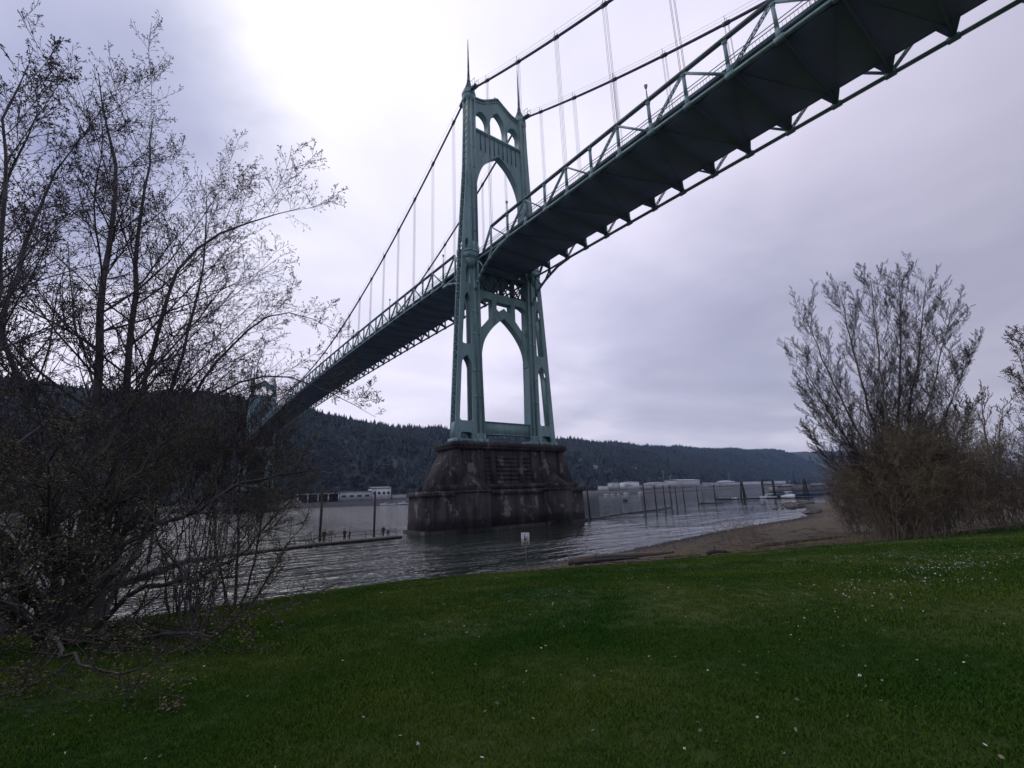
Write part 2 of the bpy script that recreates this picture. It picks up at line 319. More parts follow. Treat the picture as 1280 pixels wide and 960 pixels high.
def scatter(name,P,rot,scl,pick,sources,label,cat=None):
    """ONE object that instances the source meshes on points (geometry nodes)"""
    col=bpy.data.collections.new(name+'_sources')
    for s_ in sources: col.objects.link(s_)
    me=bpy.data.meshes.new(name); me.vertices.add(len(P)); me.vertices.foreach_set('co',np.asarray(P,np.float32).ravel())
    for nm,ty,dat in (('rot','FLOAT_VECTOR',rot),('scl','FLOAT_VECTOR',scl)):
        a=me.attributes.new(nm,ty,'POINT'); a.data.foreach_set('vector',np.asarray(dat,np.float32).ravel())
    a=me.attributes.new('pick','INT','POINT'); a.data.foreach_set('value',np.asarray(pick,np.int32))
    o=bpy.data.objects.new(name,me); C.objects.link(o)
    g=bpy.data.node_groups.new(name,'GeometryNodeTree'); g.interface.new_socket('Geometry',in_out='INPUT',socket_type='NodeSocketGeometry'); g.interface.new_socket('Geometry',in_out='OUTPUT',socket_type='NodeSocketGeometry')
    n=g.nodes; l=g.links; gi=n.new('NodeGroupInput'); go=n.new('NodeGroupOutput'); ip=n.new('GeometryNodeInstanceOnPoints'); ci=n.new('GeometryNodeCollectionInfo')
    ci.inputs['Collection'].default_value=col; ci.inputs['Separate Children'].default_value=True; ci.inputs['Reset Children'].default_value=True; ip.inputs['Pick Instance'].default_value=True
    def na(nm,ty):
        x=n.new('GeometryNodeInputNamedAttribute'); x.data_type=ty; x.inputs['Name'].default_value=nm; return x.outputs['Attribute']
    l.new(gi.outputs[0],ip.inputs['Points']); l.new(ci.outputs[0],ip.inputs['Instance']); l.new(na('pick','INT'),ip.inputs['Instance Index'])
    l.new(na('rot','FLOAT_VECTOR'),ip.inputs['Rotation']); l.new(na('scl','FLOAT_VECTOR'),ip.inputs['Scale']); l.new(ip.outputs[0],go.inputs[0])
    md=o.modifiers.new('scatter','NODES'); md.node_group=g
    return tag(o,label,cat,kind='stuff')
def src_mesh(name,V,F,mt,smooth=False):
    o=mesh_np(name,V,F,mt,None,smooth); C.objects.unlink(o); return o
# ---------------------------------------------------------------- terrain, water, hills
SH=np.array([(-400,-10),(-130,-32),(-90,-39),(-61,-43.5),(-50,-45),(-45,-45.5),(-38,-45.3),(-30.5,-44.9),(-20,-44.7),(3,-41),(22,-39),(39,-38),(61,-32),(84,-19.5),(98,-12),(108,-12),(130,-10),(180,15),(260,35),(400,60),(900,120),(3500,300)],float)
GL=np.array([(-400,-30),(-130,-45),(-60,-51),(-47,-51.5),(-42.9,-52.6),(-36.5,-55.6),(-26.5,-59.4),(-14.9,-64.5),(13,-70),(60,-72),(200,-50),(400,0),(900,60),(3500,240)],float)
def pdist(X,Y,P):
    best=np.full(X.shape,1e18)
    for a,b in zip(P[:-1],P[1:]):
        d=b-a; t=np.clip(((X-a[0])*d[0]+(Y-a[1])*d[1])/(d@d),0,1)
        best=np.minimum(best,(X-a[0]-t*d[0])**2+(Y-a[1]-t*d[1])**2)
    return np.sqrt(best)
def hgt(X,Y):
    X=np.asarray(X,float);Y=np.asarray(Y,float)
    ys=np.interp(X,SH[:,0],SH[:,1]); yg=np.interp(X,GL[:,0],GL[:,1]); ds=pdist(X,Y,SH); dg=pdist(X,Y,GL)
    water=-np.minimum(.16*ds,4.0); beach=1.5*ds/(ds+dg+1e-6); t=np.clip(dg/27,0,1); land=1.5+3.14*(t*(1.35-.35*t*t))
    z=np.where(Y>ys,water,np.where(Y>yg,beach,land))
    und=.10*np.sin(X*.21+1)*np.sin(Y*.17+.5)+.05*np.sin(X*.53+Y*.41)
    return z+und*np.clip(dg/10,0,1)*(Y<yg)*np.clip((np.hypot(X+57.4,Y+79.2))/12,0,1)
na_,nr_=420,270
aa=np.linspace(0,2*np.pi,na_,endpoint=False); rr=.4*(3600/.4)**(np.arange(nr_)/(nr_-1))
A_,R_=np.meshgrid(aa,rr); X_=CAM[0]+R_*np.cos(A_); Y_=CAM[1]+R_*np.sin(A_); Z_=hgt(X_.ravel(),Y_.ravel()).reshape(X_.shape)
keep=Y_<np.interp(X_,SH[:,0],SH[:,1])+130
V=np.stack([X_.ravel(),Y_.ravel(),Z_.ravel()],-1); V=np.vstack([V,[[CAM[0],CAM[1],float(hgt(CAM[0],CAM[1]))]]])
i=np.arange(nr_-1)[:,None]; j=np.arange(na_)[None,:]; j2=(j+1)%na_
F=np.stack([i*na_+j+0*i,i*na_+j2+0*i,(i+1)*na_+j2,(i+1)*na_+j],-1)
kf=keep[:-1,:]; F=F[kf]; F3=np.stack([np.full(na_,len(V)-1),np.arange(na_),(np.arange(na_)+1)%na_],-1)
gr=mesh_np('ground',V,[F,F3],M['ground'],None,True); tag(gr,kind='structure')
ys=np.interp(V[:,0],SH[:,0],SH[:,1]); yg=np.interp(V[:,0],GL[:,0],GL[:,1]); dg=pdist(V[:,0],V[:,1],GL)
sand=np.where(V[:,1]>yg,.5+dg/3.0,.5-dg/3.5); a=gr.data.attributes.new('sand','FLOAT','POINT'); a.data.foreach_set('value',np.clip(sand,0,1).astype(np.float32))
a=gr.data.attributes.new('wet','FLOAT','POINT'); a.data.foreach_set('value',np.clip(1.2-V[:,2]/.14,0,1).astype(np.float32))
wv=[(-5000,-400,0),(9000,-400,0),(9000,6000,0),(-5000,6000,0)]
tag(mesh_np('river_water',wv,np.array([(0,1,2,3)]),M['water']),kind='structure')
FS=np.array([(-2500,800),(-600,560),(0,500),(130,430),(300,425),(453,435),(700,400),(1000,450),(1500,600),(3000,900),(4500,1000),(6500,1100)],float)
RD=np.array([(-2500,1300,200),(-900,1050,215),(-292,1026,208),(-140,1110,218),(20,1130,218),(123,1208,222),(300,1290,212),(476,1387,208),(825,1513,212),(1388,1526,214),(1880,1547,213),(2653,1486,212),(3300,1480,222),(4500,1560,270),(6500,1750,330)],float)
def fnoise(x,y): return (np.sin(x*.011+y*.007)+.7*np.sin(x*.023-y*.017+1)+.5*np.sin(x*.047+y*.031+2)+.35*np.sin(x*.09-y*.06))/2.5
xs=np.concatenate([np.linspace(-2500,2000,230),np.linspace(2020,6500,60)])
yr=np.interp(xs,RD[:,0],RD[:,1]); zr=np.interp(xs,RD[:,0],RD[:,2]); yf=np.interp(xs,FS[:,0],FS[:,1])
U1=np.array([0,.01,.02,.04,.08,.14,.2]); offs=np.array([-2,4,9,16,60,110,150.])
rows=[]
for k_,o_ in enumerate(offs):
    rows.append(np.stack([xs,yf+o_,np.array([-2,2.5,5.2,5.8,6.2,8,12.])[k_]+fnoise(xs*3,yf)*.4],-1))
bankV=np.concatenate(rows); nx=len(xs)
def gridF(ny,nx): 
    i=np.arange(ny-1)[:,None]*nx; j=np.arange(nx-1)[None,:]; return np.stack([i+j,i+j+1,i+nx+j+1,i+nx+j],-1).reshape(-1,4)
tag(mesh_np('far_bank',bankV,gridF(len(offs),nx),M['bank'],None,True),kind='structure')
def hillz(x,u):
    zr_=np.interp(x,RD[:,0],RD[:,2]); s_=np.clip(u,0,1); base=12+(zr_-12)*(1-(1-s_)**1.7)
    y=np.interp(x,FS[:,0],FS[:,1])+150; y=y+(np.interp(x,RD[:,0],RD[:,1])-y)*u
    return y,base+fnoise(x,y)*16*np.sin(np.pi*np.clip(u,0,1))**.7+fnoise(x*.9+40,x*.3)*5*s_-np.maximum(u-1,0)*160
us=np.concatenate([np.linspace(-.02,1,46),[1.1,1.3,1.6]]); rows=[]
for u in us:
    y,z=hillz(xs,np.full_like(xs,u)); rows.append(np.stack([xs,y,z],-1))
tag(mesh_np('hills',np.concatenate(rows),gridF(len(us),nx),M['hill'],None,True),kind='structure')
# forest on the hills
def cone_tree(seed):
    r=np.random.default_rng(seed); V=[];F=[]; k=7
    for z0,z1,w_ in ((.08,.55,.24),(.32,.8,.18),(.58,1.02,.11)):
        b=len(V)
        for q in range(k): 
            a=q*2*np.pi/k+r.uniform(-.2,.2); rr_=w_*r.uniform(.7,1.2); V.append((rr_*np.cos(a),rr_*np.sin(a),z0+r.uniform(-.05,.05)))
        V.append((0,0,z1)); F+=[(b+q,b+(q+1)%k,b+k) for q in range(k)]
    b=len(V)
    for z,w_ in ((0,.02),(.2,.015)): V+=[(w_,0,z),(-w_*.5,w_*.87,z),(-w_*.5,-w_*.87,z)]
    F+=[(b,b+1,b+4),(b,b+4,b+3),(b+1,b+2,b+5),(b+1,b+5,b+4),(b+2,b,b+3),(b+2,b+3,b+5)]
    return src_mesh('conifer_shape',np.array(V),np.array(F),M['conifer'])
def puff_tree(seed,mt,n=90):
    r=np.random.default_rng(seed); d=r.normal(size=(n,3)); d/=np.linalg.norm(d,axis=1,keepdims=True); rad_=r.uniform(.35,1,(n,1))
    c=d*rad_*np.array([.42,.42,.40])+np.array([0,0,.58]); t=.13*r.normal(size=(n,3,3)); V=(c[:,None,:]+t).reshape(-1,3); F=np.arange(n*3).reshape(-1,3)
    return src_mesh('bare_tree_shape',V,F,mt)
NT=30000
x=rng.uniform(-1100,3300,NT); u=rng.uniform(0,1.0,NT)**.85; u[:4200]=rng.uniform(.97,1.04,4200); x[:4200]=rng.uniform(-700,3300,4200)
y,z=hillz(x,u); P=np.stack([x,y,z-1],-1); cn=fnoise(x*2.1+50,y*2.3)
isb=((cn>.18)&(u<.78))|(rng.random(NT)<.10*(u<.9)); isb[:4200]=rng.random(4200)<.12
pick=np.where(isb,4+rng.integers(0,3,NT),rng.integers(0,4,NT))
h_=np.where(isb,rng.uniform(12,19,NT),rng.uniform(11,30,NT)); sx=np.where(isb,h_*rng.uniform(.9,1.2,NT),h_*rng.uniform(.8,1.2,NT))
srcs=[cone_tree(i) for i in range(4)]+[puff_tree(9+i,M['baretree']) for i in range(3)]
for k_,s_ in enumerate(srcs): s_.name='%c_forest_shape'%(97+k_)
scatter('forest',P,np.stack([0*x,0*x,rng.uniform(0,6.28,NT)],-1),np.stack([sx,sx,h_],-1),pick,srcs,'dark conifer forest with greyer bare trees covering the long hills across the river','forest')
# lower tree belt behind the far wharves
NT=1500; x=rng.uniform(-400,2600,NT); y=np.interp(x,FS[:,0],FS[:,1])+rng.uniform(70,170,NT); z=np.full(NT,7.); h_=rng.uniform(8,15,NT)
scatter('bare_tree_belt',np.stack([x,y,z],-1),np.stack([0*x,0*x,rng.uniform(0,6.28,NT)],-1),np.stack([h_*1.2,h_*1.2,h_],-1),rng.integers(0,3,NT),[puff_tree(30+i,M['baretree']) for i in range(3)],'low band of bare grey trees behind the wharves on the far bank','trees')
# ---------------------------------------------------------------- bridge
W=7.92; PL=5.686; X0=13.43; SPAN=15.4+11.372*28   # main span, tower to tower
def zb(y):
    if y<0: return 56.0+.0304*y if y<-X0 else 55.6
    return 55.75+3.4*(1-((y-SPAN/2)/(SPAN/2))**2)
def zcab(y): return 101.9+.497*y+.0013*y*y if y<0 else 65.4+36.5*((y-SPAN/2)/(SPAN/2))**2
bridge=thing('suspension_bridge',(0,0,17),'green steel suspension bridge with pointed arch towers crossing the river','bridge')
def seg(pts,x0,z0,x1,z1): return pts
def arc_pts(fn,a,b,n): return [fn(a+(b-a)*i/(n-1)) for i in range(n)]
def smooth_curve(pts,n=5):
    P=[pts[0]]+list(pts)+[pts[-1]]; o=[]
    for i in range(1,len(P)-2):
        p0,p1,p2,p3=[np.array(q,float) for q in P[i-1:i+3]]
        for k in range(n):
            t=k/n; o.append(tuple(.5*((2*p1)+(-p0+p2)*t+(2*p0-5*p1+4*p2-p3)*t*t+(-p0+3*p1-3*p2+p3)*t**3)))
    o.append(tuple(pts[-1])); return o
TC=.5; TH=1.1    # tower centre line and half thickness along the bridge
OUT=[(13.0,17),(12.75,21),(11.95,37),(11.35,48),(11.0,54),(10.65,61),(9.75,74),(9.3,81),(8.95,92),(8.85,101.6)]
INN=[(5.75,17),(5.9,21),(6.3,34.5),(6.45,48),(6.7,61),(6.7,74),(6.65,91),(6.6,101.6)]
SLOTS=[smooth_curve([(8.75,32.2),(9.1,33.4),(9.9,34.6)],3)+smooth_curve([(9.9,34.6),(10.9,33.6),(11.25,32.2)],3)[1:]+[(11.8,21.3),(11.5,20.9),(9.0,20.9),(8.75,21.3)],
       smooth_curve([(8.8,46.4),(9.1,47.7),(9.6,48.6)],3)+smooth_curve([(9.6,48.6),(10.2,47.8),(10.4,46.4)],3)[1:]+[(10.95,37.3),(10.8,37.0),(8.9,37.0),(8.75,37.3)],
       [(8.95,50.7),(10.0,50.7),(9.95,53.8),(9.7,54.7),(9.4,55.1),(9.1,54.7),(8.95,53.8)],
       [(9.1,58.9),(10.1,58.9),(10.05,60.6),(9.8,61.3),(9.6,61.5),(9.3,61.3),(9.1,60.6)]]
FOOTHOLE=[(9.0,17.25),(11.8,17.25),(11.7,18.3),(11.2,18.6),(9.5,18.6),(9.0,18.3)]
def outx(z): return float(np.interp(z,[q[1] for q in OUT],[q[0] for q in OUT]))
def innx(z): return float(np.interp(z,[q[1] for q in INN],[q[0] for q in INN]))
def make_tower():
    t=thing('tower',(0,0,17),parent=bridge); t['label']='near tower standing on the dark pier by the lawn'
    y0,y1=TC-TH,TC+TH
    for s in (-1,1):
        mir=s<0; lg=thing('leg',(0,0,17),parent=t)
        outline=OUT+INN[::-1]
        plate('face_plate',[outline]+SLOTS+[FOOTHOLE],y0,y0+.35,M['paint'],lg,mirror=mir)
        plate('face_plate',[outline]+SLOTS+[FOOTHOLE],y1-.35,y1,M['paint'],lg,mirror=mir)
        col_=[(8.62,17.1),(8.62,101.4)]+[(x_+.03,z_) for x_,z_ in [q for q in INN[::-1]]]
        col_[2]=(col_[2][0],101.4); col_[-1]=(col_[-1][0],17.1)
        plate('main_column',[col_],y0+.352,y1-.352,M['paint'],lg,mirror=mir)
        # inner wall of the outer column, level webs between the slots
        mb=MB()
        for za_,zb_,xa,xb in ((20.9,32.4,11.95,11.35),(37.0,46.6,11.05,10.5)): MB().beam((s*xa,TC,za_),(s*xb,TC,zb_),.08,1.48,(0,1,0)).build('slot_wall',M['paint'],lg)
        for z_ in (18.75,20.75,34.9,36.8,48.9,50.5,55.4,58.7,61.8): MB().beam((s*8.7,TC,z_),(s*(outx(z_)-.15),TC,z_),1.48,.08).build('web',M['paint'],lg)
        # lacing on the outer side, a zigzag of flat bars
        lc=MB(); z_=20.6; k=0
        while z_<100:
            st_=.95; a=(s*(outx(z_)-.05),y0+.3 if k%2 else y1-.3,z_); b=(s*(outx(z_+st_)-.05),y1-.3 if k%2 else y0+.3,z_+st_)
            lc.beam(a,b,.10,.16,(s,0,0)); z_+=st_; k+=1
        for q in range(17,21): pass
        lc.beam((s*(outx(17)-.06),TC,17.1),(s*(outx(20.6)-.06),TC,20.6),.1,1.5,(0,1,0)); lc.build('lacing',M['paint'],lg,kind='stuff')
        # raised pilaster strips on the front and back
        for yy in (y0-.14,y1+.14):
            mb=MB()
            for xa,xb,z0,z1,xc in ((6.95,7.25,18.6,99.5,None),(8.05,8.35,18.6,99.5,None)):
                b0=innx(z0)-5.9; 
                pts=[(xa-.55,z0),(xa-.05,61),(xa,z1)]
                for (p0,q0),(p1,q1) in zip(pts[:-1],pts[1:]): mb.beam((s*p0,yy,q0),(s*p1,yy,q1),.3,.28,(0,1,0))
            mb.build('pilaster',M['paint'],lg)
        MB().box(*(sorted((s*5.3,s*8.9))),y0-.3,y1+.3,16.4,17.3).build('foot',M['paint'],lg); MB().box(*(sorted((s*11.6,s*13.2))),y0-.3,y1+.3,16.4,17.3).build('foot',M['paint'],lg)
        for xx in (6.3,8.0,12.2): MB().box(*(sorted((s*(xx-.12),s*(xx+.12)))),y0-.55,y0-.302,16.4,18.3).build('gusset',M['paint'],lg)
        # splice plates across the main column and the outer column
        for z_ in (26,31.5,39.5,44.5,64,69.5,75,80.5,86,92.5):
            for yy in (y0-.03,y1+.03): MB().beam((s*(innx(z_)+.08),yy,z_),(s*8.55,yy,z_),.06,.55).build('splice_plate',M['paint'],lg)
        # capital and spire
        def octa(cx,r_): return [(cx+r_*math.cos(R(22.5+45*q)),TC+r_*math.sin(R(22.5+45*q))) for q in range(8)]
        cx=s*7.75; mb=MB()
        for (r0,z0),(r1,z1) in zip([(1.45,98.8),(1.75,100.3),(1.75,101.4),(1.5,101.9)],[(1.75,100.3),(1.75,101.4),(1.5,101.9),(1.35,102.3)]): mb.prism(octa(cx,r0),z0,z1,octa(cx,r1))
        mb.build('capital',M['paint'],lg)
        prof=[(1.35,102.3),(.85,103.4),(.5,104.6),(.32,106.2),(.24,109),(.16,113.5),(.07,118)]; mb=MB()
        for (r0,z0),(r1,z1) in zip(prof[:-1],prof[1:]): mb.prism(octa(cx,r0),z0,z1,octa(cx,r1))
        mb.build('spire',M['paint_dk'],lg)
        # balcony corbelled out round the leg at deck level
        for sy,yb in ((-1,y0-.02),(1,y1+.02)):
            mb=MB(); 
            def half(r_,d_): return [(s*8.7+(-r_ if sy<0 else r_),yb),(s*8.7+(-r_*.55 if sy<0 else r_*.55),yb+sy*d_),(s*8.7+(r_*.55 if sy<0 else -r_*.55),yb+sy*d_),(s*8.7+(r_ if sy<0 else -r_),yb)]
            mb.prism(half(.5,.2),54.4,56.2,half(1.9,1.3)); mb.prism(half(1.9,1.3),56.2,57.7,half(2.1,1.6)); mb.prism(half(2.2,1.7),57.7,57.95)
            h1=half(2.15,1.62)
            for q in range(3):
                for zz_ in (58.5,59.05): mb.beam((*h1[q],zz_),(*h1[q+1],zz_),.07,.07)
            for q in h1: mb.beam((*q,57.9),(*q,59.1),.09,.09)
            mb.build('balcony',M['paint'],lg)
    # upper portal: pointed arch, three windows, gabled head
    ya,yb_=TC-.85,TC+.85
    A=smooth_curve([(6.75,73),(6.3,77.3),(5.0,81.2),(2.8,84.4),(0,86.6)],4); arch=[(-x_,z_) for x_,z_ in A]+A[::-1][1:]
    top=smooth_curve([(6.62,100.0),(4.4,100.5),(2.2,101.8),(0,103.3)],4); head=top+[(-x_,z_) for x_,z_ in top[::-1][1:]]
    win_s=lambda s_: [(s_*q[0],q[1]) for q in [(2.95,91.5),(6.55,91.5)]+smooth_curve([(6.55,94.9),(6.15,96.1),(5.3,96.95),(4.75,97.15)],3)+smooth_curve([(4.75,97.15),(3.9,96.7),(3.2,95.8),(2.95,94.6)],3)[1:]]
    wc=[(2.3,91.5)]+smooth_curve([(2.3,95.3),(1.8,97.2),(.9,98.6),(0,99.3)],3); wc=wc+[(-x_,z_) for x_,z_ in wc[::-1][1:]]
    plate('upper_portal',[arch+head,win_s(1),win_s(-1),wc],ya,yb_,M['paint'],t)
    mb=MB(); hh=[(q[0],q[1]) for q in head]
    for a,b in zip(hh[:-1],hh[1:]):
        mb.beam((a[0],TC,a[1]+.12),(b[0],TC,b[1]+.12),2.4,.34); mb.beam((a[0],TC,a[1]-.75),(b[0],TC,b[1]-.75),2.05,.2)
    mb.build('gable_cornice',M['paint'],t)
    mb=MB(); mb.beam((-6.62,TC,91.15),(6.62,TC,91.15),2.5,.5); mb.beam((-6.62,TC,90.75),(6.62,TC,90.75),2.1,.25); mb.build('sill_beam',M['paint'],t)
    for x_ in (-5.2,-3.9,-2.6,-1.3,0,1.3,2.6,3.9,5.2):
        zl=float(np.interp(abs(x_),[q[0] for q in A[::-1]],[q[1] for q in A[::-1]]))+.5
        mb=MB(); mb.beam((x_,ya-.08,90.6),(x_,ya-.08,max(zl,86.0)),.16,.16,(0,1,0),.22,.1); mb.beam((x_,yb_+.08,90.6),(x_,yb_+.08,max(zl,86.0)),.16,.16,(0,1,0),.22,.1); mb.build('rib',M['paint_dk'],t)
    for x_,z_ in ((0,103.4),(-5.2,100.5),(5.2,100.5)): 
        mb=MB(); mb.beam((x_,TC,z_),(x_,TC,z_+1.0),.26,.26,(0,1,0),.16,.16); mb.beam((x_,TC,z_+1.0),(x_,TC,z_+1.25),.3,.3,(0,1,0)); mb.build('finial',M['paint_dk'],t)
    # lower portal under the deck
    A=smooth_curve([(6.36,33.6),(5.6,37.9),(3.8,41.0),(1.7,43.2),(0,44.5)],4); arch=[(-x_,z_) for x_,z_ in A]+A[::-1][1:]
    side=[(3.1,48.3),(5.0,48.3),(6.2,47.6),(6.35,47.0),(6.35,40.6),(5.6,41.5),(3.1,44.4)]
    mid=[(2.0,48.1),(2.0,46.4),(1.5,45.9),(.8,46.2),(0,46.9),(-.8,46.2),(-1.5,45.9),(-2.0,46.4),(-2.0,48.1)]
    plate('lower_portal',[arch+[(6.44,50.0),(-6.44,50.0)],side,[(-a,b) for a,b in side],mid],ya,yb_,M['paint'],t)
    mb=MB(); mb.beam((-5.85,TC,19.65),(5.85,TC,19.65),1.5,2.5); mb.build('bottom_strut',M['paint'],t)
    mb=MB(); mb.beam((-5.85,TC,20.95),(5.85,TC,20.95),1.9,.16); mb.beam((-5.85,TC,18.4),(5.85,TC,18.4),1.9,.16); mb.build('strut_flange',M['paint'],t)
    mb=MB()
    for xa,xb in ((-6.3,-3.2),(-3.0,0),(0,3.0),(3.2,6.3)):
        for yy in (ya+.1,yb_-.1): mb.beam((xa,yy,50.1),(xb,yy,54.6),.22,.3,(0,1,0)); mb.beam((xa,yy,54.6),(xb,yy,50.1),.22,.3,(0,1,0))
    for xx in (-3.1,3.1,0): mb.beam((xx,TC,50.0),(xx,TC,55.2),.35,1.5,(0,1,0))
    mb.beam((-6.6,TC,54.9),(6.6,TC,54.9),1.9,.7); mb.build('portal_bracing',M['paint_dk'],t)
    return t
tower=make_tower()
tower2=copy_tree(tower,bridge,(0,SPAN,0)); tower2['label']='far tower half hidden by bare branches at the far end of the span'
# stiffening trusses
def nodes_side(): return [-(X0+PL*k) for k in range(0,22)]
NK=int(round((SPAN-2*X0)/PL)); nodes_main=[X0+PL*k for k in range(0,NK+1)]
D=5.36
for s in (-1,1):
    x=s*W; tr=thing('stiffening_truss',(x,0,56),parent=bridge)
    tr['label']='truss along the near edge of the deck' if s<0 else 'truss along the far edge of the deck'
    for side,nodes in (('a',nodes_side()),('b',nodes_main)):
        # chords, one object each
        ext=[-7.74] if side=='a' else [7.74]
        tp=ext+list(nodes)+([SPAN-7.74] if side=='b' else [])
        mb=MB(); 
        for a,b in zip(tp[:-1],tp[1:]): mb.beam((x,a,zb(a)+D),(x,b,zb(b)+D),.5,.42)
        mb.build('top_chord',M['rust'],tr)
        mb=MB()
        for a,b in zip(nodes[:-1],nodes[1:]): mb.beam((x,a,zb(a)),(x,b,zb(b)),.42,.36)
        mb.build('bottom_chord',M['paint'],tr)
        far=MB()
        for k,y in enumerate(nodes):
            small=y>110 or y<-90; tgt=far if small else MB()
            # post with gusset flares
            tgt.beam((x,y,zb(y)+.1),(x,y,zb(y)+1.5),.34,.62,(0,1,0),.34,.38); tgt.beam((x,y,zb(y)+1.5),(x,y,zb(y)+D-.9),.34,.38,(0,1,0),.34,.34); tgt.beam((x,y,zb(y)+D-.9),(x,y,zb(y)+D-.1),.34,.34,(0,1,0),.36,.75)
            tgt.beam((x,y-.55,zb(y)),(x,y+.55,zb(y)),.47,.62)
            if not small: tgt.build('post',M['paint'],tr)
        # diagonals: from each odd top node down to its two neighbours
        yt=[(ext[0],None,nodes[0])]+[(nodes[k],nodes[k-1],nodes[k+1] if k+1<len(nodes) else None) for k in range(1,len(nodes),2)]
        for y,n0,n1 in yt:
            for q,lace in ((n0,True),(n1,False)):
                if q is None: continue
                if side=='b': lace=not lace
                small=y>110 or y<-90; tgt=far if small else MB()
                a=(x,y,zb(y)+D-.15); b=(x,q,zb(q)+.15)
                if lace and not small:
                    d_=.16; tgt.beam((x-.12,a[1],a[2]+d_),(x-.12,b[1],b[2]+d_),.1,.09,(0,0,1)); tgt.beam((x-.12,a[1],a[2]-d_),(x-.12,b[1],b[2]-d_),.1,.09)
                    tgt.beam((x+.12,a[1],a[2]+d_),(x+.12,b[1],b[2]+d_),.1,.09); tgt.beam((x+.12,a[1],a[2]-d_),(x+.12,b[1],b[2]-d_),.1,.09)
                    A0=Vector(a);B0=Vector(b)
                    for q_ in range(12):
                        t0=A0.lerp(B0,(q_+.2)/12); t1=A0.lerp(B0,(q_+.8)/12); tgt.beam((t0.x,t0.y,t0.z+(d_ if q_%2 else -d_)),(t1.x,t1.y,t1.z-(d_ if q_%2 else -d_)),.24,.04)
                else: tgt.beam(a,b,.32,.26)
                if not small: tgt.build('diagonal',M['paint'],tr)
        if far.n: far.build('distant_members',M['paint'],tr,kind='stuff')
    # haunches at the towers: end post, curved lower chord and webs
    for base,sg in ((0,-1),(0,1),(SPAN,-1)):
        Y=lambda v: base+sg*v
        mb=MB(); a=[(13.43,55.45),(10.3,55.15),(7.6,54.25),(5.9,53.6),(4.5,52.9),(3.2,52.0),(2.3,51.1),(1.6,50.3),(.9 if sg<0 else 1.9,49.3)]
        for p_,q_ in zip(a[:-1],a[1:]): mb.beam((x,Y(p_[0]),p_[1]),(x,Y(q_[0]),q_[1]),.42,.4)
        mb.build('haunch_arc',M['paint'],tr)
        mb=MB()
        mb.beam((x,Y(13.43),55.6),(x,Y(7.5),55.65),.36,.3); mb.beam((x,Y(7.5),55.65),(x,Y(2.4),55.9),.36,.3); mb.beam((x,Y(2.4),55.9),(x,Y(2.3),51.2),.3,.3); mb.beam((x,Y(2.4),55.8),(x,Y(4.5),53.0),.3,.26)
        mb.beam((x,Y(7.5),61.0),(x,Y(7.6),54.4),.34,.36,(0,1,0)); mb.beam((x,Y(7.7),61.1),(x,Y(4.2),56.3),.4,.4)
        mb.beam((x,Y(7.5),55.5),(x,Y(5.9),53.7),.26,.24); mb.build('haunch_web',M['paint'],tr)
# deck: slab, stringers, floor beams, sidewalks, railings
ys_=[-130]+[y for y in nodes_side()[::-1]]+[-7.5,-1.2,2.2,7.5]+nodes_main+[SPAN-7.5,SPAN+2,SPAN+60]
def zbx(y): return zb(y) if y<=SPAN else zb(SPAN)
fl=thing('deck',(0,0,57),parent=bridge)
def strip(mb,x0,x1,z0,z1):
    for a,b in zip(ys_[:-1],ys_[1:]):
        za_,zc=zbx(a),zbx(b)
        mb.add([(x0,a,za_+z0),(x0,a,za_+z1),(x0,b,zc+z0),(x0,b,zc+z1),(x1,a,za_+z0),(x1,a,za_+z1),(x1,b,zc+z0),(x1,b,zc+z1)],BOXF)
mb=MB(); strip(mb,-6.2,6.2,1.75,2.05); mb.build('roadway_slab',M['under'],fl)
for s in (-1,1):
    mb=MB(); strip(mb,*sorted((s*6.203,s*7.1)),1.9,2.12); strip(mb,*sorted((s*6.4,s*7.14)),1.5,1.898); mb.build('sidewalk',M['paint_dk'],fl)
    mb=MB()
    for z0 in (3.35,2.85): strip(mb,*sorted((s*6.98,s*7.06)),z0,z0+.08)
    mb.build('handrail',M['paint'],fl)
    mb=MB(); 
    for a in np.arange(-88,110,.42):
        z_=zbx(a)+2.1; mb.beam((s*7.02,a,z_),(s*7.02,a,z_+.78),.03,.03)
    mb.build('baluster_row',M['paint'],fl,kind='stuff')
for x_ in (-5.6,-4.2,-2.8,-1.4,0,1.4,2.8,4.2,5.6):
    mb=MB(); strip(mb,x_-.14,x_+.14,1.15,1.748); mb.build('stringer',M['under'],fl)
mb=MB(); strip(mb,-5.58,-5.3,1.12,1.15)
for y in nodes_side()+nodes_main+[-7.6,7.6]:
    z_=zb(y); mb2=MB()
    V_=[(-6.3,z_+.99),(6.3,z_+.99),(7.75,z_+.1),(7.75,z_+.45),(6.15,z_+1.9),(-6.15,z_+1.9),(-7.75,z_+.45),(-7.75,z_+.1)]
    mb2.add([(a,y-.16,b) for a,b in V_]+[(a,y+.16,b) for a,b in V_],[tuple(range(8)),tuple(range(8,16))[::-1]]+[(i,(i+1)%8,(i+1)%8+8,i+8) for i in range(8)])
    for sx in (-1,1): mb2.add([(sx*6.2,y-1.2,z_+1.2),(sx*6.2,y+1.2,z_+1.2),(sx*7.75,y+.3,z_+.22),(sx*7.75,y-.3,z_+.22),(sx*6.2,y-1.2,z_+1.26),(sx*6.2,y+1.2,z_+1.26),(sx*7.75,y+.3,z_+.28),(sx*7.75,y-.3,z_+.28)],[(0,1,2,3),(7,6,5,4),(0,4,5,1),(1,5,6,2),(2,6,7,3),(3,7,4,0)])
    if -80<y<90: mb2.build('floor_beam',M['under'],fl)
    else:
        mb.V+=mb2.V
        for k,v in mb2.F.items(): mb.F.setdefault(k,[]).extend([[i+mb.n for i in f] for f in v])
        mb.n+=mb2.n
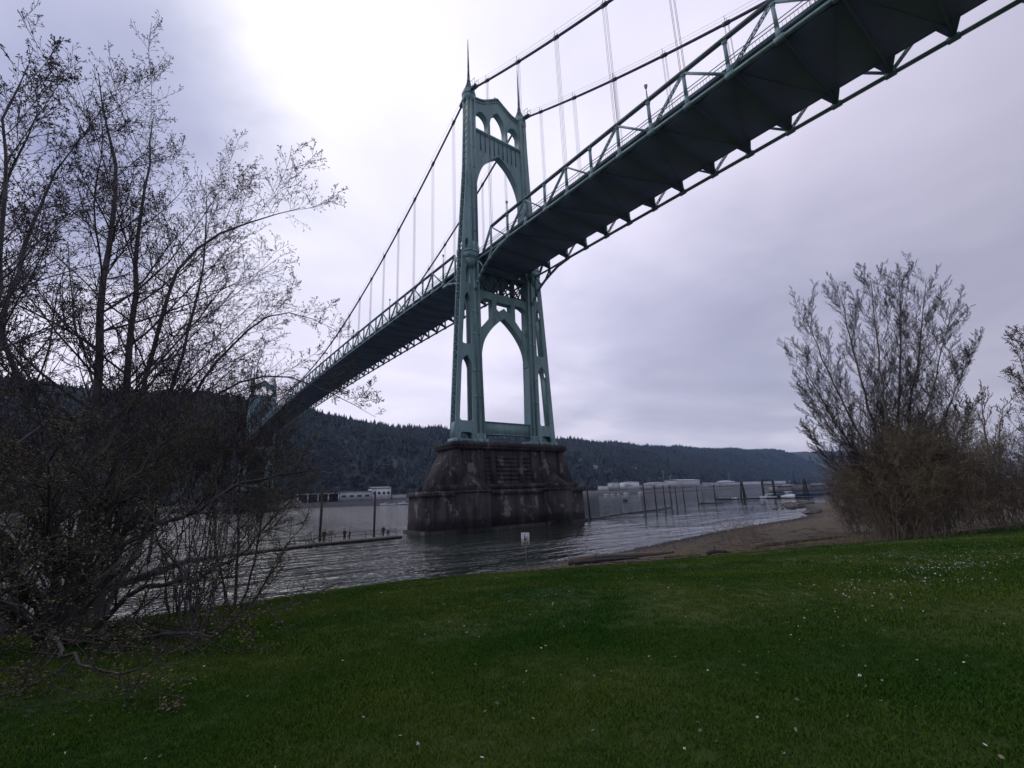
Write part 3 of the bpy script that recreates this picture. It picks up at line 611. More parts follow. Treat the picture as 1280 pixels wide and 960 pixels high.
mb.build('distant_floor_beams',M['under'],fl,kind='stuff')
mb=MB(); nn=nodes_side()[::-1]+nodes_main
for k,(a,b) in enumerate(zip(nn[:-1],nn[1:])):
    if b-a>8: continue
    sg=1 if k%2 else -1; mb.beam((-7.3*sg,a,zb(a)+.96),(7.3*sg,b,zb(b)+.96),.12,.1)
mb.build('lateral_bracing',M['under'],fl,kind='stuff')
# soffit plates close the floor between the stringers
mb=MB(); strip(mb,-6.1,6.1,1.02,1.12); mb.build('soffit',M['under'],fl)
# main cables with clamps, hand ropes and suspenders
susp=[-(X0+PL*k) for k in range(-1,20,2)]+[7.744+11.372*k for k in range(0,29)]
for s in (-1,1):
    x=s*W; cb_=[]
    yy=np.concatenate([np.linspace(-131,-1.2,40),np.linspace(-.6,1.6,4),np.linspace(2.2,SPAN-1,90)])
    ends=[(x,float(y),float(zcab(y)) if abs(y)>1 else 101.6) for y in yy]
    mb=MB().tube(ends,.25,8); cabo=mb.build('main_cable',M['steel'],bridge,True)
    for d_ in (-.32,.32):
        mb=MB(); 
        for lo,hi in ((-131,-3),(4,SPAN-4)):
            q=[(x+d_,float(y),float(zcab(y))+1.25) for y in np.linspace(lo,hi,60)]; mb.tube(q,.022,4)
        mb.build('hand_rope',M['rope'],cabo)
    far=MB()
    for y in susp:
        z_=zcab(y); sl_=(zcab(y+.3)-zcab(y-.3))/.6; mb=far if (y>150 or y<-90) else MB()
        mb.tube([(x,y-.55,z_-.55*sl_),(x,y+.55,z_+.55*sl_)],.36,8)
        for d_ in (-.32,.32): mb.beam((x+d_,y,z_),(x+d_,y,z_+1.35),.06,.06)
        if mb is not far: mb.build('cable_clamp',M['steel'],cabo)
        rp=far if (y>150 or y<-90) else MB()
        if z_-(zb(y)+D)>1:
            for dx in (-.16,.16):
                for dy in (-.3,.3): rp.tube([(x+dx,y+dy,z_-.2),(x+dx,y+dy,zb(y)+D)],.032,4)
            if rp is not far: rp.build('suspender',M['rope'],bridge)
    far.build('distant_suspenders',M['rope'],bridge,kind='stuff')
# cable saddle platforms
    mb=MB(); mb.beam((x,-1.4,101.2),(x,-3.4,100.6),1.0,.5); mb.beam((x,2.4,101.2),(x,4.0,100.2),1.0,.5)
    for q in (-3.3,-2.2,-1.5): mb.beam((x-.5,q,100.8),(x-.5,q,102.6),.06,.06); mb.beam((x+.5,q,100.8),(x+.5,q,102.6),.06,.06)
    mb.beam((x-.5,-3.3,102.6),(x-.5,-1.4,103.0),.06,.06); mb.beam((x+.5,-3.3,102.6),(x+.5,-1.4,103.0),.06,.06); mb.build('saddle_platform',M['paint_dk'],bridge)
# lamps on the truss posts
lampset=[]
for s in (-1,1):
    for y in (-81.66,-47.55,-13.43,13.43,47.55,81.66,115.8):
        near=s<0; z_=zb(y)+D+.2
        order={-81.66:'overhead, outermost on the side span',-47.55:'midway between lawn and near tower',-13.43:'just shoreward of the near tower',13.43:'just beyond the near tower',47.55:'second beyond the near tower',81.66:'third beyond the near tower',115.8:'fourth beyond the near tower'}[y]
        t=thing('lamp_post',(s*W,y,z_),'lamp on the %s truss, %s'%('near' if near else 'far',order),'street lamp','lamps along the bridge trusses')
        MB().beam((s*W,y,z_),(s*W,y,z_+1.9),.14,.14,(0,1,0),.09,.09).build('post',M['paint_dk'],t)
        mb=MB(); c8=lambda r_:[(s*W+r_*math.cos(R(60*q)),y+r_*math.sin(R(60*q))) for q in range(6)]
        mb.prism(c8(.16),z_+1.9,z_+2.35,c8(.26)); mb.build('lantern',M['lampglass'],t); MB().prism(c8(.3),z_+2.352,z_+2.6,c8(.04)).build('lantern_cap',M['paint_dk'],t)
# shore end bent of the side span (behind the camera)
t=thing('shore_pier',(0,-131,3),'tall concrete pier under the shore end of the side span, above the park','bridge pier')
mb=MB()
for s in (-1,1): mb.prism([(s*8-2,-133),(s*8+2,-133),(s*8+2,-128.5),(s*8-2,-128.5)],3,51.7,[(s*7.6-1.4,-132.4),(s*7.6+1.4,-132.4),(s*7.6+1.4,-129.2),(s*7.6-1.4,-129.2)])
mb.build('column',M['concrete'],t)
A=smooth_curve([(6.2,36),(5.2,42),(2.6,47),(0,49.5)],4); plate('arch',[[(-x_,z_) for x_,z_ in A]+A[::-1][1:]+[(6.3,51.6),(-6.3,51.6)]],-132,-129.6,M['concrete'],t)
# ---------------------------------------------------------------- river piers
def make_pier(Y,label):
    t=thing('river_pier',(0,Y,0),label,'bridge pier','piers under the bridge towers')
    def rect(x0,x1,y0,y1): return [(x0,Y+y0),(x1,Y+y0),(x1,Y+y1),(x0,Y+y1)]
    mb=MB(); mb.prism(rect(-20.2,17.8,-3.5,5.0),-3,6.4,rect(-19.8,17.5,-3.5,5.0)); mb.build('base_block',M['concrete'],t)
    mb=MB(); mb.prism(rect(-20.3,17.9,-3.75,5.2),6.402,7.3,rect(-20.1,17.7,-3.7,5.1)); mb.build('base_ledge',M['concrete'],t)
    mb=MB(); mb.prism(rect(-20.6,18.2,-4.0,5.5),-3,.55); mb.build('footing_lip',M['concrete'],t)
    mb=MB(); mb.prism(rect(-18.0,15.8,-3.0,4.4),7.302,15.0,rect(-14.0,13.4,-2.2,3.8)); mb.build('upper_block',M['concrete'],t)
    mb=MB(); mb.prism(rect(-14.2,13.6,-2.6,4.2),15.002,15.5,rect(-14.6,13.9,-3.1,4.6)); mb.prism(rect(-14.6,13.9,-3.1,4.6),15.502,16.4); mb.build('cap_slab',M['concrete'],t)
    for cx in (-11,9.8):
        for sy in (-1,1):
            yb=-3.5 if sy<0 else 5.0; nose=yb+sy*1.9; w_=3.7
            pl=[(cx-w_,Y+yb-sy*.5),(cx-w_,Y+yb+sy*.7),(cx,Y+nose),(cx+w_,Y+yb+sy*.7),(cx+w_,Y+yb-sy*.5)]
            if sy>0: pl=pl[::-1]
            tip=[(cx+(a-cx)*.12,Y+yb-sy*.9+(b-Y-yb)*.1) for a,b in pl]
            mb=MB(); mb.prism(pl,-3,6.9); mb.build('buttress',M['concrete'],t)
            mb=MB(); big=[(cx+(a-cx)*1.06,b+sy*.12*(abs(b-Y)>abs(yb))) for a,b in pl]; mb.prism(big,6.902,7.3); mb.prism(big,7.302,10.6,tip); mb.build('buttress_cap',M['concrete'],t)
            # panelled column above the buttress, under the tower leg
            yt=-2.2 if sy<0 else 3.8; y7=-3.0 if sy<0 else 4.4
            q=lambda z_: yt+(y7-yt)*(15-z_)/7.7
            for xa in (cx-3.1,cx+1.9):
                mb=MB(); mb.beam((xa+.6,Y+q(7.6)+sy*.05,7.4),(xa+.6,Y+q(15)+sy*.05,15.0),1.3,.7,(0,1,0)); mb.build('pilaster',M['concrete'],t)
    # recessed middle panels: frame strips and board courses
    for sy in (-1,1):
        yt=-2.2 if sy<0 else 3.8; y7=-3.0 if sy<0 else 4.4
        q=lambda z_: yt+(y7-yt)*(15-z_)/7.7
        for xa in (-5.6,1.2,4.4):
            mb=MB(); mb.beam((xa,Y+q(7.4)+sy*.06,7.35),(xa,Y+q(15)+sy*.06,15.0),1.1,.5,(0,1,0)); mb.build('panel_pier',M['concrete'],t)
        for xa,xb in ((-5.0,.6),(1.8,3.8),(-7.3,-6.2)):
            for k in range(7):
                z_=8.6+k*.82; mb=MB(); mb.beam((xa,Y+q(z_)+sy*.02,z_),(xb,Y+q(z_)+sy*.02,z_),.22,.5); mb.build('concrete_course',M['concrete'],t)
        mb=MB(); mb.beam((-18,Y+y7+sy*.15,7.9),(16,Y+y7+sy*.15,7.9),.8,1.0); mb.build('string_course',M['concrete'],t)
    return t
make_pier(0,'dark stained concrete pier in the water under the near tower')
make_pier(SPAN,'small distant pier under the far tower, mostly hidden by shrubs')
# ---------------------------------------------------------------- trees and shrubs
def nrm(v): return v/(np.linalg.norm(v,axis=-1,keepdims=True)+1e-12)
def resample(pts,S,wob=.0):
    P=np.array(smooth_curve(pts,6)); d=np.concatenate([[0],np.cumsum(np.linalg.norm(np.diff(P,axis=0),axis=1))]); t=np.linspace(0,d[-1],S)
    Q=np.stack([np.interp(t,d,P[:,i]) for i in range(3)],-1)
    if wob: Q[1:-1]+=rng.normal(size=(S-2,3))*wob*np.linspace(1,.6,S-2)[:,None]
    return Q
def grow(P,Rr,n,t0,t1,L,ang,up,S,rf,wig,tip=.3,rmin=.004,lt=.55,sun=None):
    """n children on each parent polyline: returns (N*n,S,3),(N*n,S)"""
    N_=P.shape[0]; Sp=P.shape[1]; t=(np.arange(n)[None,:]+rng.uniform(0,1,(N_,n)))/n*(t1-t0)+t0; q=t*(Sp-1); i=np.minimum(q.astype(int),Sp-2); f=(q-i)[...,None]
    r_=np.arange(N_)[:,None]; a=P[r_,i]; b=P[r_,i+1]; st=a*(1-f)+b*f; tan=nrm(b-a); r0=(Rr[r_,i]*(1-f[...,0])+Rr[r_,i+1]*f[...,0])*rf
    pl=np.linalg.norm(P[:,-1]-P[:,0],axis=1)[:,None]
    rv=nrm(rng.normal(size=(N_,n,3))); per=nrm(rv-tan*(rv*tan).sum(-1,keepdims=True))
    an=(ang+rng.normal(size=(N_,n))*.16)[...,None]; d=np.cos(an)*tan+np.sin(an)*per
    ln=(L*pl if L<1 and L>0 else np.full((N_,n),abs(L)))*(1-lt*t)*rng.uniform(.65,1.25,(N_,n))
    st=st.reshape(-1,3); d=d.reshape(-1,3); ln=ln.reshape(-1,1); r0=r0.reshape(-1)
    out=[st]; cur=st
    for k in range(S-1):
        d=nrm(d+np.array([0,0,up])/(S-1)+rng.normal(size=d.shape)*wig); cur=cur+d*ln/(S-1); out.append(cur)
    PP=np.stack(out,1); RR=np.maximum(r0[:,None]*np.linspace(1,tip,S)[None,:],rmin); return PP,RR
def spindles(C_,D_,ln,wd):
    """small four sided spindles (catkins, buds, folded leaves)"""
    n=len(C_); D_=nrm(D_); ref=np.where(np.abs(D_[:,2:3])>.9,np.array([[1.,0,0]]),np.array([[0,0,1.]])); u=nrm(np.cross(D_,ref)); v=np.cross(D_,u); ln=ln[:,None]; wd=wd[:,None]
    mid=C_+D_*ln*.45; V=np.stack([C_,mid+u*wd,mid+(-.5*u+.87*v)*wd,mid+(-.5*u-.87*v)*wd,C_+D_*ln],1)
    b=np.arange(n)[:,None,None]*5; F=np.array([(0,2,1),(0,3,2),(0,1,3),(4,1,2),(4,2,3),(4,3,1)])[None]+b
    return V.reshape(-1,3),F.reshape(-1,3)
def leaves(C_,n,size,flat=.5):
    """n rhombic leaves per centre scattered close by"""
    K=len(C_)*n; c=np.repeat(C_,n,0)+rng.normal(size=(K,3))*size*1.0; a=nrm(rng.normal(size=(K,3))*np.array([1,1,flat])); b=nrm(np.cross(a,rng.normal(size=(K,3)))); s_=size*rng.uniform(.6,1.3,(K,1))
    V=np.stack([c-a*s_*.6,c+b*s_*.28,c+a*s_*.6,c-b*s_*.28],1).reshape(-1,3); return V,np.arange(K*4).reshape(-1,4)
def bare_tree(name,label,stems,rad,base,group=None,n1=16,n2=9,n3=8,l1=.34,l2=.42,l3=.5,bark='bark',tw='twig',up=.35,ang1=.85,catk=3,cs=.085,rmin=.010,mats='catkin',t0=.25,cat='tree',wob=.10,wig=.085,l3abs=None,n4=0,lv=0,ls=.03,rf1=.38):
    t=thing(name,base,label,cat,group); Tw=[];Tr=[]; CC=[];CD=[]
    for si,pts in enumerate(stems):
        P0=resample(pts,18,wob)[None]; r0=rad[si] if hasattr(rad,'__len__') else rad; R0=(r0*(np.linspace(1,0,18)**.85*.93+.07)*(1+.35*np.exp(-np.arange(18)*1.2)))[None]
        V_,F_=tubes(P0,R0,9); mesh_np('trunk',V_,F_,M[bark],t,True)
        P1,R1=grow(P0,R0,n1,t0,.97,l1,ang1,up*1.3,9,rf1,wig,.25,rmin*1.2)
        for q in range(len(P1)):
            V_,F_=tubes(P1[q:q+1],R1[q:q+1],5); mesh_np('branch',V_,F_,M[bark],t,True)
        P2,R2=grow(P1,R1,n2,.12,1,l2,.75,up,7,.6,wig*1.2,.4,rmin)
        P2b,R2b=grow(P0,R0,n1,.35,1,l1*.35,.9,up,7,.25,wig*1.2,.4,rmin)
        P2=np.concatenate([P2,P2b]); R2=np.concatenate([R2,R2b])
        P3,R3=grow(P2,R2,n3,.1,1,l3,.75,up*.6,4,.75,.16,.6,rmin*.8)
        Tw+=[(P2,R2),(P3,R3)]
        if n4:
            P4,R4=grow(P3,R3,n4,.2,1,.6,.7,up*.5,3,.9,.15,.8,rmin*.7); Tw.append((P4,R4)); P3=P4
        e=P3[:,-1]; d=nrm(P3[:,-1]-P3[:,-2])
        for k in range(catk):
            f=rng.uniform(.2,1,(len(P3),1)); i=P3.shape[1]-2; CC.append(P3[:,i]*(1-f)+e*f); CD.append(d*.5+rng.normal(size=d.shape)*.5+np.array([0,0,-.25]))
    mb=[tubes(p_,r_,3) for p_,r_ in Tw]; off=0; VV=[];FF=[]
    for v,f in mb: VV.append(v);FF.append(f+off);off+=len(v)
    o=mesh_np('twigs',np.concatenate(VV),np.concatenate(FF),M[tw],t); o['kind']='stuff'
    if catk and lv:
        V_,F_=leaves(np.concatenate(CC),lv,ls,.25); o=mesh_np('leaves',V_,F_,M[mats],t); o['kind']='stuff'
    elif catk:
        CC=np.concatenate(CC);CD=np.concatenate(CD); n=len(CC); V_,F_=spindles(CC,CD,cs*rng.uniform(.6,1.4,n),cs*.19*rng.uniform(.7,1.3,n)); o=mesh_np('catkins' if mats=='catkin' else 'buds',V_,F_,M[mats],t); o['kind']='stuff'
    return t
alder='bare grey alders by the shore'
A_=[(-59.38,-55.29,1.7),(-59.6,-55.31,6.77),(-59.96,-55.35,11.38),(-60.29,-55.38,16.11),(-60.46,-55.4,21.02),(-61.31,-55.53,24.64),(-61.63,-55.58,26.13)]
B_=[(-59.1,-55.27,1.7),(-58.95,-55.26,6.75),(-59.01,-55.26,11.18),(-59.21,-55.28,14.62),(-59.5,-54.8,18.55),(-59.64,-54.31,23.45),(-59.71,-54.32,25.94)]
C_=[(-58.99,-55.26,1.7),(-58.61,-55.24,5.84),(-58.49,-55.74,10.81),(-58.16,-56.22,14.15),(-57.66,-56.71,17.02),(-55.96,-57.26,19.07),(-53.6,-58.05,20.56)]
D_=[(-59.06,-54.77,1.6),(-58.26,-54.23,6.75),(-57.55,-53.71,11.31),(-57.27,-53.21,14.58),(-56.96,-52.72,18.26),(-57.11,-52.21,22.69),(-57.39,-52.21,24.83)]
E_=[(-58.88,-55.26,1.6),(-57.65,-55.21,6.09),(-56.7,-55.22,11.09),(-55.56,-55.28,13.46),(-53.72,-55.5,15.35),(-51.36,-55.99,14.81)]
J_=[(-58.81,-55.25,1.6),(-58.03,-56.22,7.3),(-56.33,-57.24,10.4),(-54.2,-57.95,11.49),(-52.13,-58.89,10.82),(-50.2,-59.49,9.75)]
F_=[(-59.52,-55.3,1.6),(-60.67,-55.43,6.8),(-61.91,-56.66,10.84),(-62.7,-57.85,13.74),(-62.64,-58.87,17.06),(-62.1,-59.77,20.13)]
G_=[(-61.56,-59.65,2.7),(-61.78,-59.69,8.07),(-61.78,-59.69,11.15),(-61.75,-59.69,13.77),(-61.54,-59.64,16.73),(-60.99,-59.53,19.95)]
H_=[(-61.27,-61.63,3.0),(-61.57,-61.7,11.28),(-61.7,-62.24,14.55),(-61.95,-62.83,17.34),(-61.78,-62.78,19.13)]
for L_ in (A_,B_,D_,C_,F_,G_,H_):
    for q in range(len(L_)):
        x_,y_,z_=L_[q]; L_[q]=(x_,y_,z_-max(0,z_-12)*.10)
kw=dict(n1=22,n2=12,n3=8,l1=.36,l2=.42,l3=.42,catk=3,cs=.085,rmin=.007,wig=.07,wob=.06)
bare_tree('alder_tree','tall bare alder with the thickest straight grey trunk, rising to the highest twigs',[A_],[.22],A_[0],alder,**kw)
bare_tree('alder_tree','bare alder with a pair of slimmer grey stems just right of the thickest trunk',[B_,D_],[.19,.12],B_[0],alder,**kw)
bare_tree('alder_tree','bare alder whose long limb sweeps right into the bright open sky',[C_],[.15],C_[0],alder,**kw)
bare_tree('alder_tree','low spreading bare alder with branches arching in front of the bridge deck',[E_,J_],[.12,.09],E_[0],alder,n1=18,n2=10,n3=8,l1=.32,l2=.42,l3=.45,catk=3,wig=.07,wob=.05,rmin=.007,cs=.08)
bare_tree('alder_tree','bare alder leaning left behind the thickest trunk, its crown cut by the picture edge',[F_,[(-60.3,-55.2,1.6),(-62.4,-55,7),(-64.2,-55,12.5),(-65.0,-55.5,18)]],[.15,.13],F_[0],alder,**kw)
bare_tree('alder_tree','nearer bare alder at the left picture edge with steeply rising curved limbs',[G_,H_],[.13,.13],G_[0],alder,n1=16,n2=9,n3=8,l1=.36,l2=.42,l3=.45,catk=3,rmin=.007,cs=.08,wob=.05,wig=.06)
# cottonwood clump on the right
st=[[(-7.47,-64.74,1.3),(-8.74,-64.67,9.13),(-10.39,-63.75,15.97),(-11.69,-63.04,22.81)],[(-7.48,-64.71,1.3),(-7.71,-63.93,7.7),(-8.29,-62.18,13.52),(-8.82,-60.72,19.52)],[(-7.42,-64.92,1.3),(-6.15,-64.99,9.99),(-4.97,-64.39,18.2),(-4.04,-64,26.86)],
[(-7.37,-65.09,1.3),(-8.26,-66.39,10),(-9.36,-67.33,17.24),(-10.2,-68.15,24.23)],[(-7.33,-65.24,1.3),(-6.92,-66.8,10.25),(-6.59,-68.21,17.9),(-6.34,-69.44,25.44)],[(-7.29,-65.37,1.3),(-5.62,-67.07,10.03),(-3.91,-68.86,17.69),(-2.62,-70.43,25.33)],
[(-7.26,-65.5,1.3),(-7.87,-67.99,8.82),(-8.68,-70.55,14.58),(-9.39,-72.48,19.81)],[(-7.23,-65.61,1.3),(-6.65,-67.97,7.6),(-6.14,-70.6,12.53),(-5.84,-72.59,17.09)],[(-7.47,-64.75,1.3),(-6.63,-63.37,5.17),(-6.03,-61.05,8.65),(-5.71,-59.04,12.31)],
[(-7.47,-64.76,1.3),(-8.85,-64.32,6.43),(-10.6,-63.15,10.74),(-12,-62.19,14.95)],[(-7.22,-65.63,1.3),(-6.71,-67.71,5.76),(-6.22,-70.1,9.14),(-5.94,-71.86,12.25)]]
st=[[(a,b,c-max(0,c-12)*.07) for a,b,c in q] for q in st]
bare_tree('cottonwood_tree','large bare many-stemmed tree fanning up from the brown thicket right of the beach',st,[.15,.12,.16,.15,.16,.15,.12,.11,.09,.10,.09],(-7.4,-65,1.3),None,n1=34,n2=14,n3=12,l1=.27,l2=.34,l3=.40,catk=1,cs=.07,rmin=.009,up=.75,ang1=.75,t0=.2,bark='twig_br',tw='twig',mats='catkin',rf1=.33,wob=.07,wig=.045)
bare_tree('bare_tree','bare tree at the right picture edge reaching in from behind the thicket',[[(2.19,-73.4,1.8),(2.27,-74.12,9.92),(2.33,-74.3,17.03)],[(2.19,-73.4,1.8),(2.32,-74.64,9.86),(2.45,-76.0,19.21)],[(2.19,-73.4,1.8),(2.37,-75.6,9.79),(2.52,-78.45,20.2)]],[.16,.2,.2],(2.2,-73.4,1.8),None,n1=14,n2=8,n3=7,l1=.34,l2=.42,l3=.45,catk=3,cs=.14,rmin=.017,up=.6,wig=.05,bark='twig_br',tw='twig_br',mats='leaf_red')
bare_tree('bare_tree','small distant bare tree seen in the gap right of the fan-shaped tree',[[(51.41,-63.18,1.5),(51.52,-63.94,13.49),(51.63,-64.76,21.23)],[(51.41,-63.18,1.5),(51.73,-65.56,13.29),(51.91,-67.1,18.35)]],[.25,.2],(51.4,-63.2,1.5),None,n1=12,n2=7,n3=5,l1=.3,l2=.42,l3=.45,catk=0,rmin=.035,up=.8,ang1=.6,bark='twig_br',tw='twig_br')
# shrubs: many arching stems from one base with small leaves
def shrub(label,x,y,height,spread,nst=16,n1=9,n2=7,lf=3,ls=.03,tw='twig',lm='leaf',rmin=.005,group=None,lean=(0,0),r0=.03,name='shrub',dens=1.0,up=.25,stem='twig',zlo=.15,side=1.0,n3=0,foot=.18):
    z0=float(hgt(x,y))-.1; t=thing(name,(x,y,z0),label,'shrub',group)
    a=rng.uniform(0,2*np.pi,nst); rr_=np.sqrt(rng.uniform(.02,1,nst))*spread; S=10; s_=np.linspace(0,1,S); hh=height*rng.uniform(.65,1.05,nst)*(1-.28*(rr_/spread)**2)
    b=np.stack([x+np.cos(a)*rr_*foot,y+np.sin(a)*rr_*foot,np.full(nst,z0)],-1)
    tgt=np.stack([x+lean[0]+np.cos(a)*rr_,y+lean[1]+np.sin(a)*rr_,z0+hh],-1)
    P0=b[:,None]+(tgt-b)[:,None]*s_[None,:,None]; P0[...,2]+=(np.sin(s_*np.pi)*.12)[None]*height; P0[:,1:]+=rng.normal(size=(nst,S-1,3))*.022*height
    R0=r0*rng.uniform(.5,1.1,(nst,1))*np.linspace(1,.25,S)[None]
    V_,F_=tubes(P0,R0,6)
    for q in range(nst):
        V_,F_=tubes(P0[q:q+1],R0[q:q+1],6); mesh_np('stem',V_,F_,M[stem],t,True)
    P1,R1=grow(P0,R0,n1,zlo,1,.42,.75,up,7,.6,.12,.35,rmin,.35); P2,R2=grow(P1,R1,n2,.12,1,.48,.7,up*.7,5,.7,.15,.5,rmin*.8,.4)
    T_=[(P1,R1),(P2,R2)]
    if n3: P3,R3=grow(P2,R2,n3,.15,1,.55,.7,up*.6,4,.8,.15,.6,rmin*.7,.4); T_.append((P3,R3)); P2=P3
    off=0;VV=[];FF=[]
    for p_,r_ in T_:
        v,f=tubes(p_,r_,3); VV.append(v);FF.append(f+off);off+=len(v)
    o=mesh_np('twigs',np.concatenate(VV),np.concatenate(FF),M[tw],t); o['kind']='stuff'
    if lf:
        i=rng.integers(0,P2.shape[1],(len(P2),2)); c=P2[np.arange(len(P2))[:,None],i].reshape(-1,3); c=c[rng.random(len(c))<dens]
        V_,F_=leaves(c,lf,ls); o=mesh_np('leaves',V_,F_,M[lm],t); o['kind']='stuff'
    return t
lg='dark olive shrubs at the left'
lk=dict(group=lg)
LS=[[(-58.59,-66.26,3.4),(-58.66,-66.27,5.01),(-58.36,-65.94,6.2),(-57.55,-65.41,7.43),(-56.6,-65.04,8.62)],[(-58.58,-66.26,3.6),(-57.97,-66.62,5.41),(-57,-67.02,6.14),(-55.79,-67.52,6.76),(-54.75,-68.13,6.93)],
[(-58.57,-66.26,3.6),(-57.62,-66.61,4.62),(-56.73,-67.03,4.82),(-55.94,-67.3,5.26),(-55.24,-67.41,6.05),(-54.62,-67.34,6.75)],[(-58.55,-66.26,3.6),(-57.66,-67.61,4.28),(-56.91,-68.82,4.15),(-56.33,-69.47,4.25),(-55.83,-69.74,4.9),(-55.25,-69.86,5.86)],
[(-58.62,-66.27,3.5),(-59.14,-66.33,6.09),(-59.44,-66.37,7.47),(-59.23,-65.93,8.53)],[(-58.67,-66.27,3.6),(-59.41,-66.87,5.57),(-60.02,-67.5,6.68),(-60.37,-67.58,7.85)],[(-58.6,-66.27,3.6),(-58.68,-65.47,6.89),(-58.42,-64.65,8.25),(-58.11,-64.03,9.41)],
[(-58.62,-66.27,3.8),(-57.81,-68.22,4.2),(-57.06,-70.22,4.4),(-56.39,-71.28,4.6),(-56.01,-71.74,5.0)],[(-58.6,-66.27,3.8),(-58.45,-69.26,4.5),(-57.9,-71.72,4.6),(-57.4,-72.91,4.7),(-57.1,-73.23,5.0)],
[(-58.6,-66.2,3.7),(-58.1,-65.6,5.6),(-57.3,-64.9,6.9),(-56.2,-64.2,8.0)],[(-58.65,-66.3,3.7),(-59.8,-66.9,4.9),(-61.0,-67.6,5.9),(-62.0,-68.6,6.4)],[(-58.6,-66.3,3.8),(-59.3,-67.6,4.8),(-59.6,-69.2,5.6),(-59.7,-70.8,6.3)],[(-58.6,-66.3,3.8),(-58.8,-67.4,5.4),(-58.9,-68.6,6.6),(-58.7,-69.8,7.5)],[(-58.6,-66.3,3.8),(-59.2,-65.8,5.6),(-60.0,-65.5,7.0),(-60.9,-65.3,8.0)],[(-58.6,-66.3,3.8),(-58.3,-66.5,5.8),(-57.8,-66.6,7.2),(-57.0,-66.6,8.2)],[(-58.6,-66.3,3.8),(-59.4,-66.9,5.4),(-60.0,-67.9,6.6),(-60.3,-69.0,7.3)]]
olive=bare_tree('spreading_tree','low dark tree with thick short trunk and arching limbs of small olive leaves',LS,[.10,.085,.06,.055,.085,.08,.09,.05,.045,.08,.07,.06,.06,.07,.07,.06],(-58.6,-66.27,3.5),None,n1=15,n2=9,n3=5,l1=.34,l2=.42,l3=.5,catk=2,lv=2,ls=.028,rf1=.5,rmin=.0045,up=.15,ang1=.75,wig=.06,t0=.18,wob=.06,bark='twig_near',tw='twig_near',mats='leaf')
zt=float(hgt(-58.6,-66.27)); MB().tube([(-58.62,-66.28,zt-.2),(-58.6,-66.26,zt+.15),(-58.58,-66.27,zt+.6),(-58.6,-66.25,zt+1.1)],[.42,.30,.25,.20],12).build('trunk',M['twig_near'],olive,True)
bare_tree('sapling_tree','clump of slender upright reddish saplings at the water edge, in front of the far tower',[[(-55.52,-63.83,2.9),(-55.56,-63.82,4.77),(-55.66,-63.71,6.93),(-55.63,-63.51,8.81),(-55.54,-63.32,10.1)],[(-55.46,-63.84,2.9),(-55.17,-64.08,4.75),(-55.01,-64.2,6.46),(-54.9,-64.22,8.04),(-54.84,-64.23,9.24)],[(-55.55,-63.82,2.9),(-56.01,-63.57,5.01),(-56.25,-63.25,6.96),(-56.26,-62.95,8.86)]],[.045,.035,.035],(-55.5,-63.8,2.9),None,n1=24,n2=9,n3=6,l1=.30,l2=.45,l3=.5,catk=2,lv=2,ls=.028,rmin=.005,up=.4,ang1=.8,t0=.3,wob=.03,wig=.06,bark='twig_near',tw='twig_near',mats='leaf_red',rf1=.5)
shrub('dark tangled shrub filling the bottom left corner of the picture',-59.6,-73.9,2.0,1.7,nst=20,n1=10,n2=8,lf=3,ls=.02,rmin=.003,r0=.013,lean=(.4,-.3),foot=.4,zlo=.05,tw='twig_near',stem='twig_near',**lk)
shrub('slender open shrub on the grass edge, its few stems fanned against the river',-56.6,-69.4,2.8,1.6,nst=8,n1=7,n2=6,lf=2,ls=.02,rmin=.004,r0=.018,lean=(.4,0),dens=.6,**lk)
shrub('tall slender reddish thicket in front of the far tower',-56.5,-62.0,6.4,3.0,nst=24,n1=12,n2=10,lf=2,ls=.034,rmin=.006,r0=.022,dens=.9,lm='leaf_red',foot=.2,zlo=.5,tw='twig_near',stem='twig_near',**lk)
shrub('rounded brown-leaved thicket at the left picture edge',-62.6,-64.8,5.2,3.0,nst=26,n1=11,n2=9,lf=4,ls=.036,rmin=.005,r0=.028,lm='leaf_red',foot=.7,zlo=.05,tw='twig_near',stem='twig_near',**lk)
shrub('reddish brown thicket around the foot of the tall alders',-61.8,-56.6,8.0,4.2,nst=30,n1=11,n2=9,lf=3,ls=.05,rmin=.008,r0=.035,lm='leaf_red',foot=.3,zlo=.5,**lk)
rg='yellow brown thickets right of the beach'
yb=dict(tw='twig_br',stem='twig_br',group=rg,rmin=.010,r0=.035,name='thicket',up=.45,n3=0,foot=.6,zlo=.03)
shrub('low reddish brown thicket nearest the beach, at the left end of the row',1.0,-60.2,7.0,3.6,nst=34,n1=13,n2=11,lf=2,ls=.075,lm='leaf_red',**yb)
shrub('yellow-olive thicket at the foot of the fan-shaped tree',-8.0,-66.0,8.6,3.7,nst=52,n1=14,n2=12,lf=3,ls=.075,lm='leaf_br',**yb)
shrub('tallest yellow-brown thicket, right of the fan-shaped tree foot',-7.4,-68.6,9.4,3.6,nst=52,n1=14,n2=12,lf=3,ls=.075,lm='leaf_br',**yb)
shrub('wide low brown thicket toward the right picture edge',-3.6,-72.6,6.2,4.0,nst=40,n1=12,n2=10,lf=2,ls=.08,lm='leaf_red',**yb)
shrub('dark thicket behind the row, below the distant small tree',14,-69,9.0,6.5,nst=44,n1=12,n2=9,lf=2,ls=.12,lm='leaf_red',**yb)
shrub('pale leafless thicket at the far end of the beach, beside the rocks',27,-54,9.5,7,nst=44,n1=12,n2=9,lf=2,ls=.12,lm='leaf_red',**yb)
shrub('tall dark thicket behind everything at the right picture edge',24,-80,11.5,9,nst=46,n1=12,n2=9,lf=2,ls=.13,lm='leaf_red',**yb)
